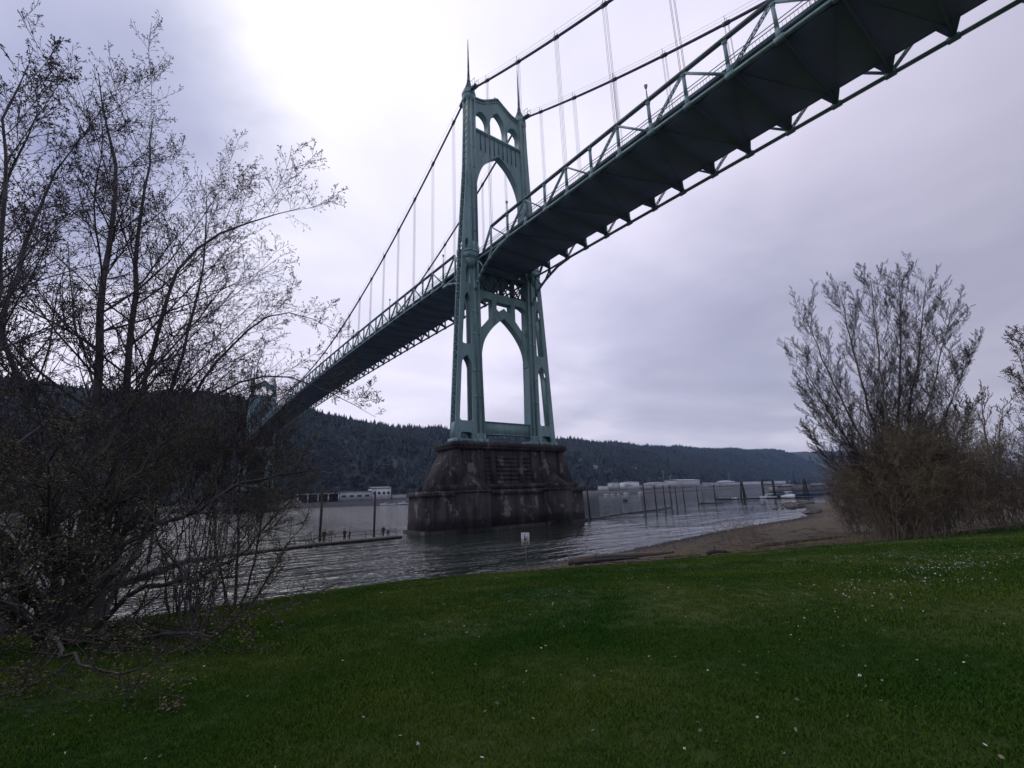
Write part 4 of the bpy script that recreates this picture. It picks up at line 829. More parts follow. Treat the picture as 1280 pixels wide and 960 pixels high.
# beach saplings and dead weed stems
for k,(x,y,h_) in enumerate([(-15.5,-54.8,2.6),(-12.2,-54.9,2.3),(-7.5,-53.5,2.0)]):
    shrub(['upright twiggy sapling cluster on the beach, tallest against the water','second weedy sapling cluster on the beach, close to the tallest one','shorter sapling cluster on the beach toward the thickets'][k],x,y,h_,1.5,nst=13,n1=6,n2=3,lf=1,ls=.05,tw='twig_br',lm='leaf_br',rmin=.010,r0=.016,group='saplings on the beach',name='sapling_cluster',up=.7,stem='twig_br')
def weeds(name,n,xr,yf,h0,h1,label):
    x=rng.uniform(*xr,n); y=yf(x)+rng.normal(size=n)*1.3; z=hgt(x,y); hh=rng.uniform(h0,h1,n); P=np.stack([x,y,z],-1)[:,None]+np.linspace(0,1,4)[None,:,None]*np.stack([rng.normal(size=n)*.12,rng.normal(size=n)*.12,hh],-1)[:,None]
    v,f=tubes(P,np.full((n,4),.009)*np.linspace(1,.6,4),3); L_,F2=leaves(P[:,2:].reshape(-1,3),2,.06); tag(mesh_np(name,np.concatenate([v,L_]),[f,F2+len(v)],M['leaf_br']),label,'weeds',kind='stuff')
weeds('dry_weeds',900,(-27,2),lambda x:np.interp(x,GL[:,0],GL[:,1])+3.2,.25,.7,'dry yellowish weeds along the top of the beach between the logs and thickets')
# ---------------------------------------------------------------- grass, flowers
def tuft(seed,n,h_,w_):
    r=np.random.default_rng(seed); V=[];F=[]
    for q in range(n):
        a=r.uniform(0,6.28); b=r.uniform(0,6.28); l_=h_*r.uniform(.5,1.15); bx,by=r.normal(size=2)*.045; ln=r.uniform(.2,.9)*l_; dx,dy=math.cos(b)*ln,math.sin(b)*ln; ux,uy=math.cos(a)*w_/2,math.sin(a)*w_/2; k=len(V)
        V+=[(bx-ux,by-uy,-.01),(bx+ux,by+uy,-.01),(bx+dx*.35-ux*.8,by+dy*.35-uy*.8,l_*.6),(bx+dx*.35+ux*.8,by+dy*.35+uy*.8,l_*.6),(bx+dx,by+dy,l_*.92)]
        F+=[(k,k+1,k+3),(k,k+3,k+2),(k+2,k+3,k+4)]
    return src_mesh('%c_tuft_shape'%(97+seed),np.array(V),np.array(F),M['blade'])
def wedge(n,r0,r1,a0=-25,a1=105):
    a=np.radians(rng.uniform(a0,a1,n)); r_=np.sqrt(rng.uniform(r0*r0,r1*r1,n)); return CAM[0]+r_*np.sin(a),CAM[1]+r_*np.cos(a)
X=[];Y=[];S_=[]
for n,r0,r1,s_ in ((22000,2.2,7,1.0),(20000,7,14,1.3),(20000,14,28,1.9),(14000,28,60,2.8)):
    x,y=wedge(n,r0,r1); X.append(x);Y.append(y);S_.append(np.full(n,s_))
X=np.concatenate(X);Y=np.concatenate(Y);S_=np.concatenate(S_); yg=np.interp(X,GL[:,0],GL[:,1]); k_=(Y<yg-.3-rng.exponential(1.0,len(X))); X=X[k_];Y=Y[k_];S_=S_[k_]
cl_=np.sin(X*1.3+np.sin(Y*.9)*2)*np.sin(Y*1.1+np.sin(X*.7)*2); s2=S_*(1+.28*cl_)*rng.uniform(.7,1.2,len(X)); z=hgt(X,Y)
scatter('grass',np.stack([X,Y,z],-1),np.stack([rng.normal(size=len(X))*.12,rng.normal(size=len(X))*.12,rng.uniform(0,6.28,len(X))],-1),np.stack([s2*1.2,s2*1.2,s2*.75],-1),rng.integers(0,4,len(X)),[tuft(i,26,.036,.0045) for i in range(4)],'short dark green lawn grass sloping down to the river','grass')
def daisy(seed,n):
    r=np.random.default_rng(seed); V=[];F=[]
    for q in range(n):
        a=q*2*np.pi/n+r.uniform(-.1,.1); k=len(V); up_=r.uniform(.0,.35)
        V+=[(0,0,.05),(.014*math.cos(a-.35),.014*math.sin(a-.35),.052+.004*up_),(.024*math.cos(a),.024*math.sin(a),.05+.01*up_),(.014*math.cos(a+.35),.014*math.sin(a+.35),.052+.004*up_)]; F.append((k,k+1,k+2,k+3))
    o=src_mesh('%c_daisy_shape'%(97+seed),np.array(V),np.array(F),M['petal']); return o
x1,y1=wedge(900,3.0,34); an_=np.radians(rng.uniform(-15,100,700)); rn_=rng.uniform(3,22,700); x1=np.concatenate([x1,CAM[0]+rn_*np.sin(an_)]); y1=np.concatenate([y1,CAM[1]+rn_*np.cos(an_)]); cx_=rng.uniform(0,1,1500); 
gx=np.concatenate([rng.normal(size=1000)*3.4-42.6,rng.normal(size=700)*5-41]); gy=np.concatenate([rng.normal(size=1000)*.55-76.0,rng.normal(size=700)*1.8-75.2])
gx2=rng.normal(size=260)*3-33; gy2=rng.normal(size=260)*2.0-71
gx3,gy3=wedge(10,4,20); gx3=(gx3[:,None]+rng.normal(size=(10,9))*.22).ravel(); gy3=(gy3[:,None]+rng.normal(size=(10,9))*.22).ravel()
X=np.concatenate([x1,gx,gx2,gx3]);Y=np.concatenate([y1,gy,gy2,gy3]); k_=(Y<np.interp(X,GL[:,0],GL[:,1])-1)&(np.hypot(X-CAM[0],Y-CAM[1])>2.5); X=X[k_];Y=Y[k_]; s_=rng.uniform(.3,.7,len(X))*(1+.2*(np.hypot(X-CAM[0],Y-CAM[1])>10))
scatter('lawn_daisies',np.stack([X,Y,hgt(X,Y)-.01],-1),np.stack([rng.normal(size=len(X))*.3,rng.normal(size=len(X))*.3,rng.uniform(0,6.28,len(X))],-1),np.stack([s_,s_,s_*.9],-1),rng.integers(0,2,len(X)),[daisy(0,9),daisy(1,5)],'white daisies and fallen petals dotted over the lawn, thickest at the right','flowers')
# dead leaves pressed in the grass
x1,y1=wedge(260,3,16,20,100); V_,F2=leaves(np.stack([x1,y1,hgt(x1,y1)+.035],-1),1,.035,.15); mt_=mat('pale_dead_leaf',(.22,.19,.14),.8,0,.3,3); tag(mesh_np('fallen_leaves',V_,F2,mt_),'pale dead leaves scattered over the near lawn at the right','leaves',kind='stuff')
# ---------------------------------------------------------------- beach: logs, stump, rocks
def log(label,pts,r,name='driftwood_log',grp='driftwood on the beach'):
    P=resample(pts,24,r*.10)[None]; R_l=(np.interp(np.linspace(0,1,24),np.linspace(0,1,len(r_:=r if hasattr(r,'__len__') else [r,r])),r_)*(1+.10*rng.normal(size=24)))[None]
    return P,R_l
def make_log(label,pts,r,snags=2,mt='wood'):
    P=resample(pts,24,min(r)*.10)[None]; R_l=(np.interp(np.linspace(0,1,24),np.linspace(0,1,len(r)),r)*(1+.07*rng.normal(size=24)))[None]
    t=thing('driftwood_log',pts[0],label,'log','driftwood on the beach'); v,f=tubes(P,R_l,12); v+=rng.normal(size=v.shape)*min(r)*.06
    caps=[np.arange(12)[::-1][None],(np.arange(12)+23*12)[None]]; mesh_np('trunk',v,[f]+caps,M[mt],t,False)
    if snags:
        Q,q=grow(P,R_l,snags,.1,.9,-.7,1.1,.2,5,.35,.1,.5,.02); 
        for k in range(len(Q)): v,f=tubes(Q[k:k+1],q[k:k+1],6); mesh_np('snag',v,f,M[mt],t)
    return t
def gz(x,y,d=0): return (x,y,float(hgt(x,y))+d)
make_log('longest pale driftwood log lying along the grass edge near the sign',[gz(-33.6,-53.3,.42),gz(-31.0,-54.3,.46),gz(-28.6,-55.5,.42),gz(-26.4,-56.9,.42)],[.27,.25,.17,.08],3)
make_log('thin dark branch lying in front of the longest driftwood log',[gz(-33.9,-54.2,.28),gz(-31.5,-55.0,.3),gz(-29.5,-56.1,.26)],[.14,.12,.06],3,'pile')
make_log('short upturned root stump between the two long logs',[gz(-23.6,-57.9,.08),gz(-23.0,-58.0,.22),gz(-21.4,-58.4,.08)],[.17,.13,.06],4,'pile')
make_log('long thin driftwood pole in front of the weeds by the thicket',[gz(-18.6,-58.8,.3),gz(-15.2,-59.6,.36),gz(-11.0,-61.2,.4),gz(-8.2,-62.2,.4)],[.20,.17,.13,.08],2)
make_log('small plank of driftwood just beyond the upturned stump',[gz(-26.4,-56.0,.06),gz(-24.8,-56.6,.08)],[.10,.07],0)
def rock(r_,seed):
    bm=bmesh.new(); bmesh.ops.create_icosphere(bm,subdivisions=2,radius=1); r=np.random.default_rng(seed); off=r.uniform(0,10,3)
    for v in bm.verts:
        c=np.array(v.co); k=1+.22*math.sin(c[0]*3+off[0])*math.cos(c[1]*3+off[1])+.12*math.sin(c[2]*6+off[2])+r.uniform(-.06,.06); v.co=Vector(c*k*np.array([1.25,.9,.6])*r_)
    me=bpy.data.meshes.new('rock'); bm.to_mesh(me); bm.free(); me.materials.append(M['rock']); return me
rocks=[rock(1,i) for i in range(5)]
rocklab=['dark boulder breaking the water beyond the beach tip']
for k in range(44):
    if k<26: f=rng.uniform(0,1); x=84+f*30+rng.normal()*3; y=float(np.interp(x,SH[:,0],SH[:,1]))+rng.uniform(-1,2.6); r_=rng.uniform(.5,1.5)
    elif k<34: x=rng.uniform(70,112); y=float(np.interp(x,SH[:,0],SH[:,1]))+rng.uniform(4,14); r_=rng.uniform(.3,.6)
    else: x=rng.uniform(50,66); y=float(np.interp(x,SH[:,0],SH[:,1]))+rng.uniform(-1.5,1.5); r_=rng.uniform(.35,.9)
    o=bpy.data.objects.new('boulder',rocks[k%5]); C.objects.link(o); o.location=(x,y,max(-.1,float(hgt(x,y)))+r_*.12); o.scale=(r_,r_,r_); o.rotation_euler=(0,0,rng.uniform(0,6.28))
    if k<26: tag(o,'dark wet boulder piled on the rocky point past the beach','rock','boulders of the rocky point')
    elif k<34: tag(o,'small dark rock poking out of the calm water off the rocky point','rock','rocks standing in the water')
    else: tag(o,'dark boulder at the water line where the sand ends, before the thickets','rock','boulders where the sand ends')
# shoreline pebbles at the left bank
n=3600; x=np.concatenate([rng.uniform(-66,-25,1400),rng.uniform(-30,45,2200)]); y=np.interp(x,SH[:,0],SH[:,1])-np.abs(rng.normal(size=n))*2.2+.3; V_,F2=[],[]
me_=np.array([(1,0,0),(-1,0,0),(0,1,0),(0,-1,0),(0,0,1),(0,0,-1)],float); fo=np.array([(0,2,4),(2,1,4),(1,3,4),(3,0,4),(2,0,5),(1,2,5),(3,1,5),(0,3,5)])
s_=rng.uniform(.03,.13,(n,1,1)); V_=(me_[None]*s_*rng.uniform(.7,1.3,(n,6,1))+np.stack([x,y,np.maximum(hgt(x,y),-.05)],-1)[:,None]).reshape(-1,3); F2=(fo[None]+np.arange(n)[:,None,None]*6).reshape(-1,3)
tag(mesh_np('shore_stones',V_,F2,M['rock']),'dark stones and cobbles along the water edge below the lawn','stones',kind='stuff')
n=420; x=rng.uniform(-38,12,n); f=rng.beta(1.3,2.2,n); yg_=np.interp(x,GL[:,0],GL[:,1]); ys_2=np.interp(x,SH[:,0],SH[:,1]); y=yg_+.6+(ys_2-yg_)*f*.8; a=rng.uniform(0,6.28,n); l_=rng.uniform(.15,.9,n); r_s=rng.uniform(.012,.04,n)
P=np.stack([np.stack([x+np.cos(a)*l_*(k-1),y+np.sin(a)*l_*(k-1),hgt(x,y)+.03+rng.uniform(0,.04,n)],-1) for k in range(3)],1); v,f_=tubes(P,np.stack([r_s,r_s,r_s*.5],1),4)
tag(mesh_np('beach_litter',v,f_,M['wood']),'sticks and driftwood scraps strewn over the sand','debris',kind='stuff')
# rough tussocks along the ragged lawn edge
n=1500; x=rng.uniform(-66,4,n); y=np.interp(x,GL[:,0],GL[:,1])+rng.normal(size=n)*.55-.1; sz=rng.uniform(.6,1.6,n)
scatter('edge_tussocks',np.stack([x,y,hgt(x,y)],-1),np.stack([0*x,0*x,rng.uniform(0,6.28,n)],-1),np.stack([sz,sz,sz],-1),rng.integers(0,2,n),[tuft(i,24,.05,.008) for i in range(2)],'rougher longer grass tufts along the ragged edge of the lawn','grass')
# ---------------------------------------------------------------- river sign
def river_sign():
    x,y=-34.2,-49.1; z=float(hgt(x,y)); d=Vector((CAM[0]-x,CAM[1]-y,0)).normalized(); s_=Vector((-d.y,d.x,0)); t=thing('warning_sign',(x,y,z),'white notice sign on a thin post at the water edge in front of the pier','sign')
    P=lambda a,h_,o_: tuple(Vector((x,y,z))+s_*a+Vector((0,0,h_))+d*o_)
    MB().beam(P(0,-.3,0),P(0,2.7,0),.06,.06,tuple(d)).build('post',M['greywall'],t)
    zc=2.30; bd=MB().beam(P(0,zc-.47,.05),P(0,zc+.47,.05),.64,.03,tuple(d)).build('sign_board',M['white'],t)
    def mark(poly,nm): 
        m_=MB(); n=len(poly); m_.add([P(a,zc+b,.068) for a,b in poly]+[P(a,zc+b,.073) for a,b in poly],[tuple(range(n))[::-1],tuple(range(n,2*n))]+[(i,(i+1)%n,(i+1)%n+n,i+n) for i in range(n)]); m_.build(nm,M['black'],bd)
    mark([(-.10,.10),(.02,.10),(-.02,.30),(-.06,.30)],'printed_symbol'); mark([(-.14,-.10),(.06,-.12),(.08,.03),(-.02,.06),(-.12,.02)],'printed_symbol')
    for q,(a,b) in enumerate([(-.2,.36),(.0,.36),(.14,.12),(.14,.0)]): mark([(a-.07,b-.018),(a+.07,b-.018),(a+.07,b+.018),(a-.07,b+.018)],'printed_line')
    for b in (-.22,-.30,-.37): mark([(-.22,b-.014),(.22,b-.014),(.22,b+.014),(-.22,b+.014)],'printed_line')
river_sign()
# ---------------------------------------------------------------- left dock, piles, people
def dock_run(name,label,pts,w_,zt,rail=True,grp=None,boards=False):
    t=thing(name,(*pts[0],zt),label,'dock',grp)
    for a,b in zip(pts[:-1],pts[1:]):
        a=Vector((*a,zt-.12));b=Vector((*b,zt-.12)); L_=(b-a).length; n=max(1,int(L_/6))
        for k in range(n):
            p0=a.lerp(b,k/n+.004);p1=a.lerp(b,(k+1)/n-.004); MB().beam(p0,p1,w_,.22).build('deck_section',M['dockwood'],t)
            MB().beam(p0-Vector((0,0,.30)),p1-Vector((0,0,.30)),w_*.86,.36).build('float',M['pile'],t)
        if rail:
            d=(b-a).normalized(); s_=Vector((-d.y,d.x,0))*w_*.46
            if s_.y<0: s_=-s_
            m_=int(L_/2.4); mb=MB()
            for k in range(m_+1): q=a.lerp(b,k/m_)+s_; MB().beam(q+Vector((0,0,.1)),q+Vector((0,0,1.15)),.07,.07).build('rail_post',M['pile'],t)
            MB().beam(a+s_+Vector((0,0,1.15)),b+s_+Vector((0,0,1.15)),.06,.06).build('top_rail',M['pile'],t); MB().beam(a+s_+Vector((0,0,.65)),b+s_+Vector((0,0,.65)),.05,.05).build('middle_rail',M['pile'],t)
    return t
dock_run('floating_dock','long low floating dock with railing, where people stand, left of the pier',[(-54.9,-10.6),(-48.5,-7.7),(-38.4,-4.2),(-25.2,-3.6)],2.6,.40)
dock_run('gangway','pale boarded gangway leading from the bank down to the floating dock',[(-63.5,-41),(-61.3,-29.2),(-55.2,-12.0)],2.2,.62)
def pile(x,y,h_,label,grp,r_=.2,lean=(0,0)):
    o=MB().tube([(x,y,-3),(x+lean[0]*.4,y+lean[1]*.4,h_*.4),(x+lean[0],y+lean[1],h_)],[r_*1.05,r_,r_*.95],10).build('mooring_pile',M['pile'],None); return tag(o,label,'pile',grp)
dp='tall piles along the floating dock'
pile(-37.4,-2.3,8.6,'tall dark pile beside the floating dock, by the lone standing person',dp,.19)
pile(-28.9,-2.0,7.6,'tall dark pile beside the floating dock, left of the pair near the pier',dp,.17)
pile(-57.8,-8.2,6.0,'dark pile behind the shrub at the shoreward end of the floating dock',dp,.17); pile(-60.5,-7.5,5.2,'shortest dark pile seen through the shrubs beyond the gangway',dp,.2)
bp_='row of tall piles in calm water right of the pier'
bl=['first boom pile, close against the right side of the pier','second boom pile, first after the wide gap from the pier','third boom pile from the pier','fourth boom pile from the pier','fifth boom pile from the pier','sixth boom pile from the pier','seventh boom pile from the pier, beside the small raft','lone pile at the left end of the right-hand boat dock']
for k,(x,y,h_) in enumerate([(24.5,1.6,7.4),(59.3,13,7.8),(68.0,15.5,7.6),(77,18.8,7.5),(86.5,23,7.4),(96,27.5,7.0),(106,31,6.8),(120,34,6.9)]): pile(x,y,h_,bl[k],bp_,.2,lean=(-.12 if k else -.6,0))
pile(163,52,7.2,'lone pile standing at the left end of the right-hand boat dock',bp_,.3)
MBb=thing('log_boom',(26,3.6,0),'thin floating log boom strung from the pier to the row of piles','boom'); pts=[(23.8,.8),(35,5),(47,9.4),(59,12.6),(68,15.2),(77,18.6),(86,22.6)]
for a,b in zip(pts[:-1],pts[1:]):
    n=2
    for k in range(n):
        p0=Vector((*a,.05)).lerp(Vector((*b,.05)),k/n+.01); p1=Vector((*a,.05)).lerp(Vector((*b,.05)),(k+1)/n-.01); MB().tube([p0,p1],.2,8).build('log',M['pile'],MBb)
rf=thing('raft',(118,30,0),'small low raft floating beside the last boom piles','raft'); MB().beam((116.5,31.8,.15),(123.5,26,.15),2,.3).build('deck',M['dockwood'],rf)
MB().beam((117.5,31,.31),(118.3,30.3,.31),.6,.5).build('crate',M['pile'],rf)
def skin(name,verts,edges,radii,mt,parent):
    me=bpy.data.meshes.new(name); o_=org(parent); me.from_pydata([tuple(Vector(v)) for v in verts],edges,[]); o=bpy.data.objects.new(name,me); C.objects.link(o); o.parent=parent; me.materials.append(mt)
    md=o.modifiers.new('skin','SKIN'); 
    for i,r_ in enumerate(radii): me.skin_vertices[0].data[i].radius=r_ if isinstance(r_,tuple) else (r_,r_)
    me.skin_vertices[0].data[0].use_root=True; md.use_smooth_shade=True; s_=o.modifiers.new('sub','SUBSURF'); s_.levels=1; s_.render_levels=1; return o
def person(x,y,z,rz,label,coat,trou,h_=1.75,arm=0,walk=.0,hair='hair'):
    t=thing('person',(x,y,z),label,'person','people on the floating dock',rz=rz); k=h_/1.75
    L=lambda *a:[tuple(c*k for c in q) for q in a]
    a1=(.30,.10+.2*arm,1.02+.1*arm)
    B=L((0,0,.95),(0,.0,1.2),(0,0,1.42),(0,.01,1.52),(0,.02,1.62),(0,.03,1.72),(.19,0,1.40),(.26,.0+.05*arm,1.14),a1,(-.19,0,1.40),(-.26,.02,1.14),(-.27,.12,.90),(.10,0,.90),(.11,walk*.5+.02,.50),(.12,walk,.09),(.13,walk+.14,.04),(-.10,0,.90),(-.11,-walk*.5+.02,.50),(-.12,-walk,.09),(-.13,-walk+.14,.04),(.29,.18+.2*arm,.98+.1*arm),(-.27,.17,.82))
    E_=[(0,1),(1,2),(2,3),(3,4),(4,5),(2,6),(6,7),(7,8),(2,9),(9,10),(10,11),(0,12),(12,13),(13,14),(14,15),(0,16),(16,17),(17,18),(18,19),(8,20),(11,21)]
    rd=[.13,.13,.14,.055,.095,.085,.06,.045,.035,.06,.045,.035,.085,.06,.045,.04,.085,.06,.045,.04,.03,.03]
    skin('body',B,E_,[r_*k for r_ in rd],M['skin'],t)
    skin('coat',[B[i] for i in (0,1,2,6,7,8,9,10,11)],[(0,1),(1,2),(2,3),(3,4),(4,5),(2,6),(6,7),(7,8)],[r_*k for r_ in (.175,.165,.165,.085,.07,.055,.085,.07,.055)],M[coat],t)
    skin('trousers',[B[i] for i in (0,12,13,14,16,17,18)],[(0,1),(1,2),(2,3),(0,4),(4,5),(5,6)],[r_*k for r_ in (.155,.11,.085,.07,.11,.085,.07)],M[trou],t)
    skin('hair',L((0,-.02,1.74),(0,-.05,1.64)),[(0,1)],[.105*k,.09*k],M[hair],t)
    return t
person(-37.2,-4.0,.40,.4,'lone person in dark clothes standing on the dock near the left tall pile','blackcloth','navy',1.76)
person(-34.2,-3.9,.40,-.9,'dark-coated person on the left of the close pair in mid dock','blackcloth','blackcloth',1.72,1)
person(-33.4,-3.8,.40,1.3,'person in grey coat on the right of the close pair in mid dock','greycloth','navy',1.70,0)
person(-28.0,-3.7,.40,.3,'dark-clothed person beside the pale-jacketed one near the pier','navy','blackcloth',1.74,0,.12)
person(-27.2,-3.8,.40,-.4,'person in pale jacket on the dock nearest the pier','palecloth','denim',1.66,1,.1)
dg_=thing('dog',(-26.6,-4.1,.40),'small pale dog at the feet of the pale-jacketed person','dog',rz=.6)
skin('body',[(0,-.22,.30),(0,.0,.31),(0,.2,.33),(0,.3,.42),(0,.36,.50),(0,.46,.47),(.07,.18,.18),(.07,.19,.02),(-.07,.18,.18),(-.07,.19,.02),(.07,-.22,.2),(.08,-.28,.13),(.07,-.25,.02),(-.07,-.22,.2),(-.08,-.28,.13),(-.07,-.25,.02),(0,-.36,.42),(.04,.34,.58),(-.04,.34,.58)],[(0,1),(1,2),(2,3),(3,4),(4,5),(2,6),(6,7),(2,8),(8,9),(0,10),(10,11),(11,12),(0,13),(13,14),(14,15),(0,16),(4,17),(4,18)],[.085,.095,.11,.07,.07,.035,.04,.025,.04,.025,.05,.03,.022,.05,.03,.022,.02,.02,.02],M['palecloth'],dg_)
# ---------------------------------------------------------------- boats
def boat(label,x,y,rz,L_=7,hull='white',cab=True,grp=None,mast=0,canopy=False,name='motorboat',fly=False,people_=0):
    t=thing(name,(x,y,0),label,'boat',grp,rz=rz); S=9; V=[];n=5
    for i in range(S):
        f=i/(S-1); yy_=(f-.5)*L_; w_=L_*.17*(1-max(0,(f-.55)/.45)**2.2)*(.9+.1*min(1,f*4)); sh=.11*L_+.05*L_*f*f
        V+=[(-w_,yy_,sh),(-w_*.88,yy_,.2*sh),(0,yy_,-.25),(w_*.88,yy_,.2*sh),(w_,yy_,sh)]
    F=[(i*n+j,i*n+j+1,(i+1)*n+j+1,(i+1)*n+j) for i in range(S-1) for j in range(n-1)]+[(i*n,(i+1)*n,(i+1)*n+4,i*n+4) for i in range(S-1)]
    F5=[tuple(range(5))]
    def loc(nm,mb,mt):
        o=mesh_np(nm,np.concatenate(mb.V),[np.array(f) for f in mb.F.values()],mt,None); o.parent=t; return o
    mb=MB(); mb.add(V,F+F5); loc('hull',mb,M[hull]); mb=MB(); k=L_
    for sx in (-1,1): mb.beam((sx*.172*k,-.5*k,.118*k),(sx*.165*k,.15*k,.14*k),.09,.10)
    loc('gunwale',mb,M['white' if hull!='white' else 'blue'])
    if cab:
        mb=MB(); mb.prism([(-.11*k,-.12*k),(.11*k,-.12*k),(.10*k,.18*k),(-.10*k,.18*k)],.12*k,.24*k,[(-.10*k,-.12*k),(.10*k,-.12*k),(.08*k,.08*k),(-.08*k,.08*k)]); cb2=loc('cabin',mb,M['white'])
        mb=MB(); 
        for sx in (-1,1): mb.box(*sorted((sx*.1075*k,sx*.112*k)),-.09*k,.07*k,.165*k,.215*k)
        mb.beam((-.075*k,.128*k,.20*k),(.075*k,.128*k,.20*k),.05*k,.012*k,(0,.8,.6)); o=loc('window',mb,M['glass'])
        mb=MB(); mb.box(-.12*k,.12*k,-.16*k,.10*k,.243*k,.258*k); loc('cabin_roof',mb,M['white'])
    if canopy:
        mb=MB(); 
        for sx in (-1,1):
            for sy in (-.28,.0): mb.beam((sx*.13*k,sy*k,.12*k),(sx*.11*k,sy*k,.30*k),.05,.05,(0,1,0))
        mb.box(-.13*k,.13*k,-.32*k,.04*k,.30*k,.315*k); loc('canopy',mb,M['blue'])
    if mast:
        mb=MB(); mb.beam((0,.05*k,.2*k),(0,.05*k,mast),.12,.12,(0,1,0),.06,.06); loc('mast',mb,M['offwhite'])
    mb=MB(); mb.box(-.03*k,.03*k,-.56*k,-.5*k,-.1,.15*k); loc('outboard_motor',mb,M['black'])
    if not cab: mb=MB(); mb.box(-.07*k,.07*k,-.05*k,.05*k,.1*k,.19*k); loc('console',mb,M['blue'])
    return t
boat('dark open motorboat with crew crossing the channel just right of the pier',173.8,118.4,R(118),8.6,'blue',False,None,canopy=False)
for q,(dx,dy) in enumerate(((-1.6,.9),(1.3,-.7),(2.6,-1.3))): 
    t=person(173.8+dx,118.4+dy,.55,1.0+q,['person seated low at the stern of the dark open motorboat','person standing midships in the dark open motorboat','person standing near the bow of the dark open motorboat'][q],'blackcloth','navy',1.7); t['group']='crew of the open motorboat'
mg='white boats moored at the far wharf'
mlab=['white cabin boat moored nearest the pier at the far wharf','second white cabin boat from the pier at the far wharf','third white boat from the pier at the far wharf','long low white boat, fourth from the pier at the far wharf','white cruiser standing alone at the right end of the far wharf boats']
for k,(x,y,L_) in enumerate([(486,421,13),(500,421,10),(513,420,9),(528,418,15),(556,413,16)]): boat(mlab[k],x,y,R(100+k*3),L_,'white',True,mg,mast=6 if k==1 else 0)
lb='boats at the left far shore'
for k,(x,y,L_) in enumerate([(140,424,12),(150,423,9),(160,421,14)]): boat(['white cabin boat moored below the windowed warehouse','small white boat between two larger ones below the warehouse','long white cruiser moored right of the windowed warehouse'][k],x,y,R(95),L_,'white',True,lb)
rbd='boats at the right-hand dock'
boat('dark boat with canopy moored at the left end of the right-hand dock',167.5,50.5,R(35),6.5,'blue',False,rbd,canopy=True)
boat('low white runabout lying next to the canopied boat at the right-hand dock',171.8,46.8,R(128),6,'white',False,rbd)
boat('white cabin cruiser in the middle of the right-hand dock',176.5,33.0,R(60),8,'white',True,rbd,mast=4)
boat('long white cruiser moored at the shoreward end of the right-hand dock',172.5,21.5,R(130),12,'white',True,rbd)
dock_run('boat_dock','long low boat dock projecting from the rocky point, lined with boats',[(163,52),(172,42),(178,28),(184,16)],2.4,.5,False)
# dark timber dolphins, gantry and shed on the right-hand dock
def dolphin(x,y,label,n=4,h_=8):
    t=thing('pile_dolphin',(x,y,0),label,'piles','pile clusters by the right-hand dock')
    for k in range(n):
        a=k*2*math.pi/n; MB().tube([(x+1.6*math.cos(a),y+1.6*math.sin(a),-3),(x+.35*math.cos(a),y+.35*math.sin(a),h_)],[.28,.25],8).build('pile',M['pile'],t)
    MB().tube([(x,y,h_*.75),(x,y,h_*.86)],.8,10).build('lashing',M['pile'],t)
dolphin(180.5,47,'dark leaning pile cluster left of the timber gantry at the right-hand dock',5,8.6)
dolphin(214,31,'dark pile cluster beside the moored barge shed',4,9); dolphin(232,22,'dark pile cluster in front of the shoreward end of the barge',4,8)
t=thing('timber_gantry',(190,38,0),'dark timber boat hoist frame standing over the right-hand dock','gantry')
for (x,y) in ((188,40),(191,42),(190,35.5),(193,37.5)): MB().beam((x,y,-2),(x,y,8.4),.45,.45,(0,1,0)).build('post',M['pile'],t)
for a,b in (((188,40,8.3),(191,42,8.3)),((190,35.5,8.3),(193,37.5,8.3)),((188,40,8.7),(190,35.5,8.7)),((191,42,8.7),(193,37.5,8.7)),((188,40,6.4),(190,35.5,6.4))): MB().beam(a,b,.4,.4).build('crossbeam',M['pile'],t)
t=thing('moored_barge',(226,44,0),'bulky dark barge with low sheds moored beyond the right-hand dock','barge'); 
bA=Vector((212,48,0));bB=Vector((252,36,0)); MB().beam(bA+Vector((0,0,.7)),bB+Vector((0,0,.7)),11,2.2).build('hull',M['blue'],t)
for f0,f1,h_,w_ in ((.05,.30,3.4,6),(.33,.62,4.6,8),(.66,.92,3.0,6)):
    a=bA.lerp(bB,f0);b=bA.lerp(bB,f1); s_=MB().beam(a+Vector((0,0,1.8+h_/2)),b+Vector((0,0,1.8+h_/2)),w_,h_).build('deck_shed',M['greywall'],t); MB().beam(a+Vector((0,0,1.95+h_)),b+Vector((0,0,1.95+h_)),w_+.8,.25).build('shed_roof',M['dark'],s_)
MB().beam(bA.lerp(bB,.45)+Vector((0,0,6)),bA.lerp(bB,.45)+Vector((0,0,13)),.3,.3,(0,1,0)).build('mast',M['pile'],t)
for k in range(5):
    x=238+k*5.5;y=20-k*1.2; tag(MB().tube([(x,y,-2),(x+.3,y,7.5-.3*k)],[.3,.27],8).build('mooring_pile',M['offwhite'] if k%2 else M['pile']),['pale tall pile, leftmost of the group right of the barge','dark tall pile, second of the group right of the barge','pale tall pile, third of the group right of the barge','dark pile, fourth of the group right of the barge','pale pile, last of the group right of the barge'][::1][k].replace('pale','tmp').replace('dark','pale').replace('tmp','dark'),'pile','tall piles right of the barge')
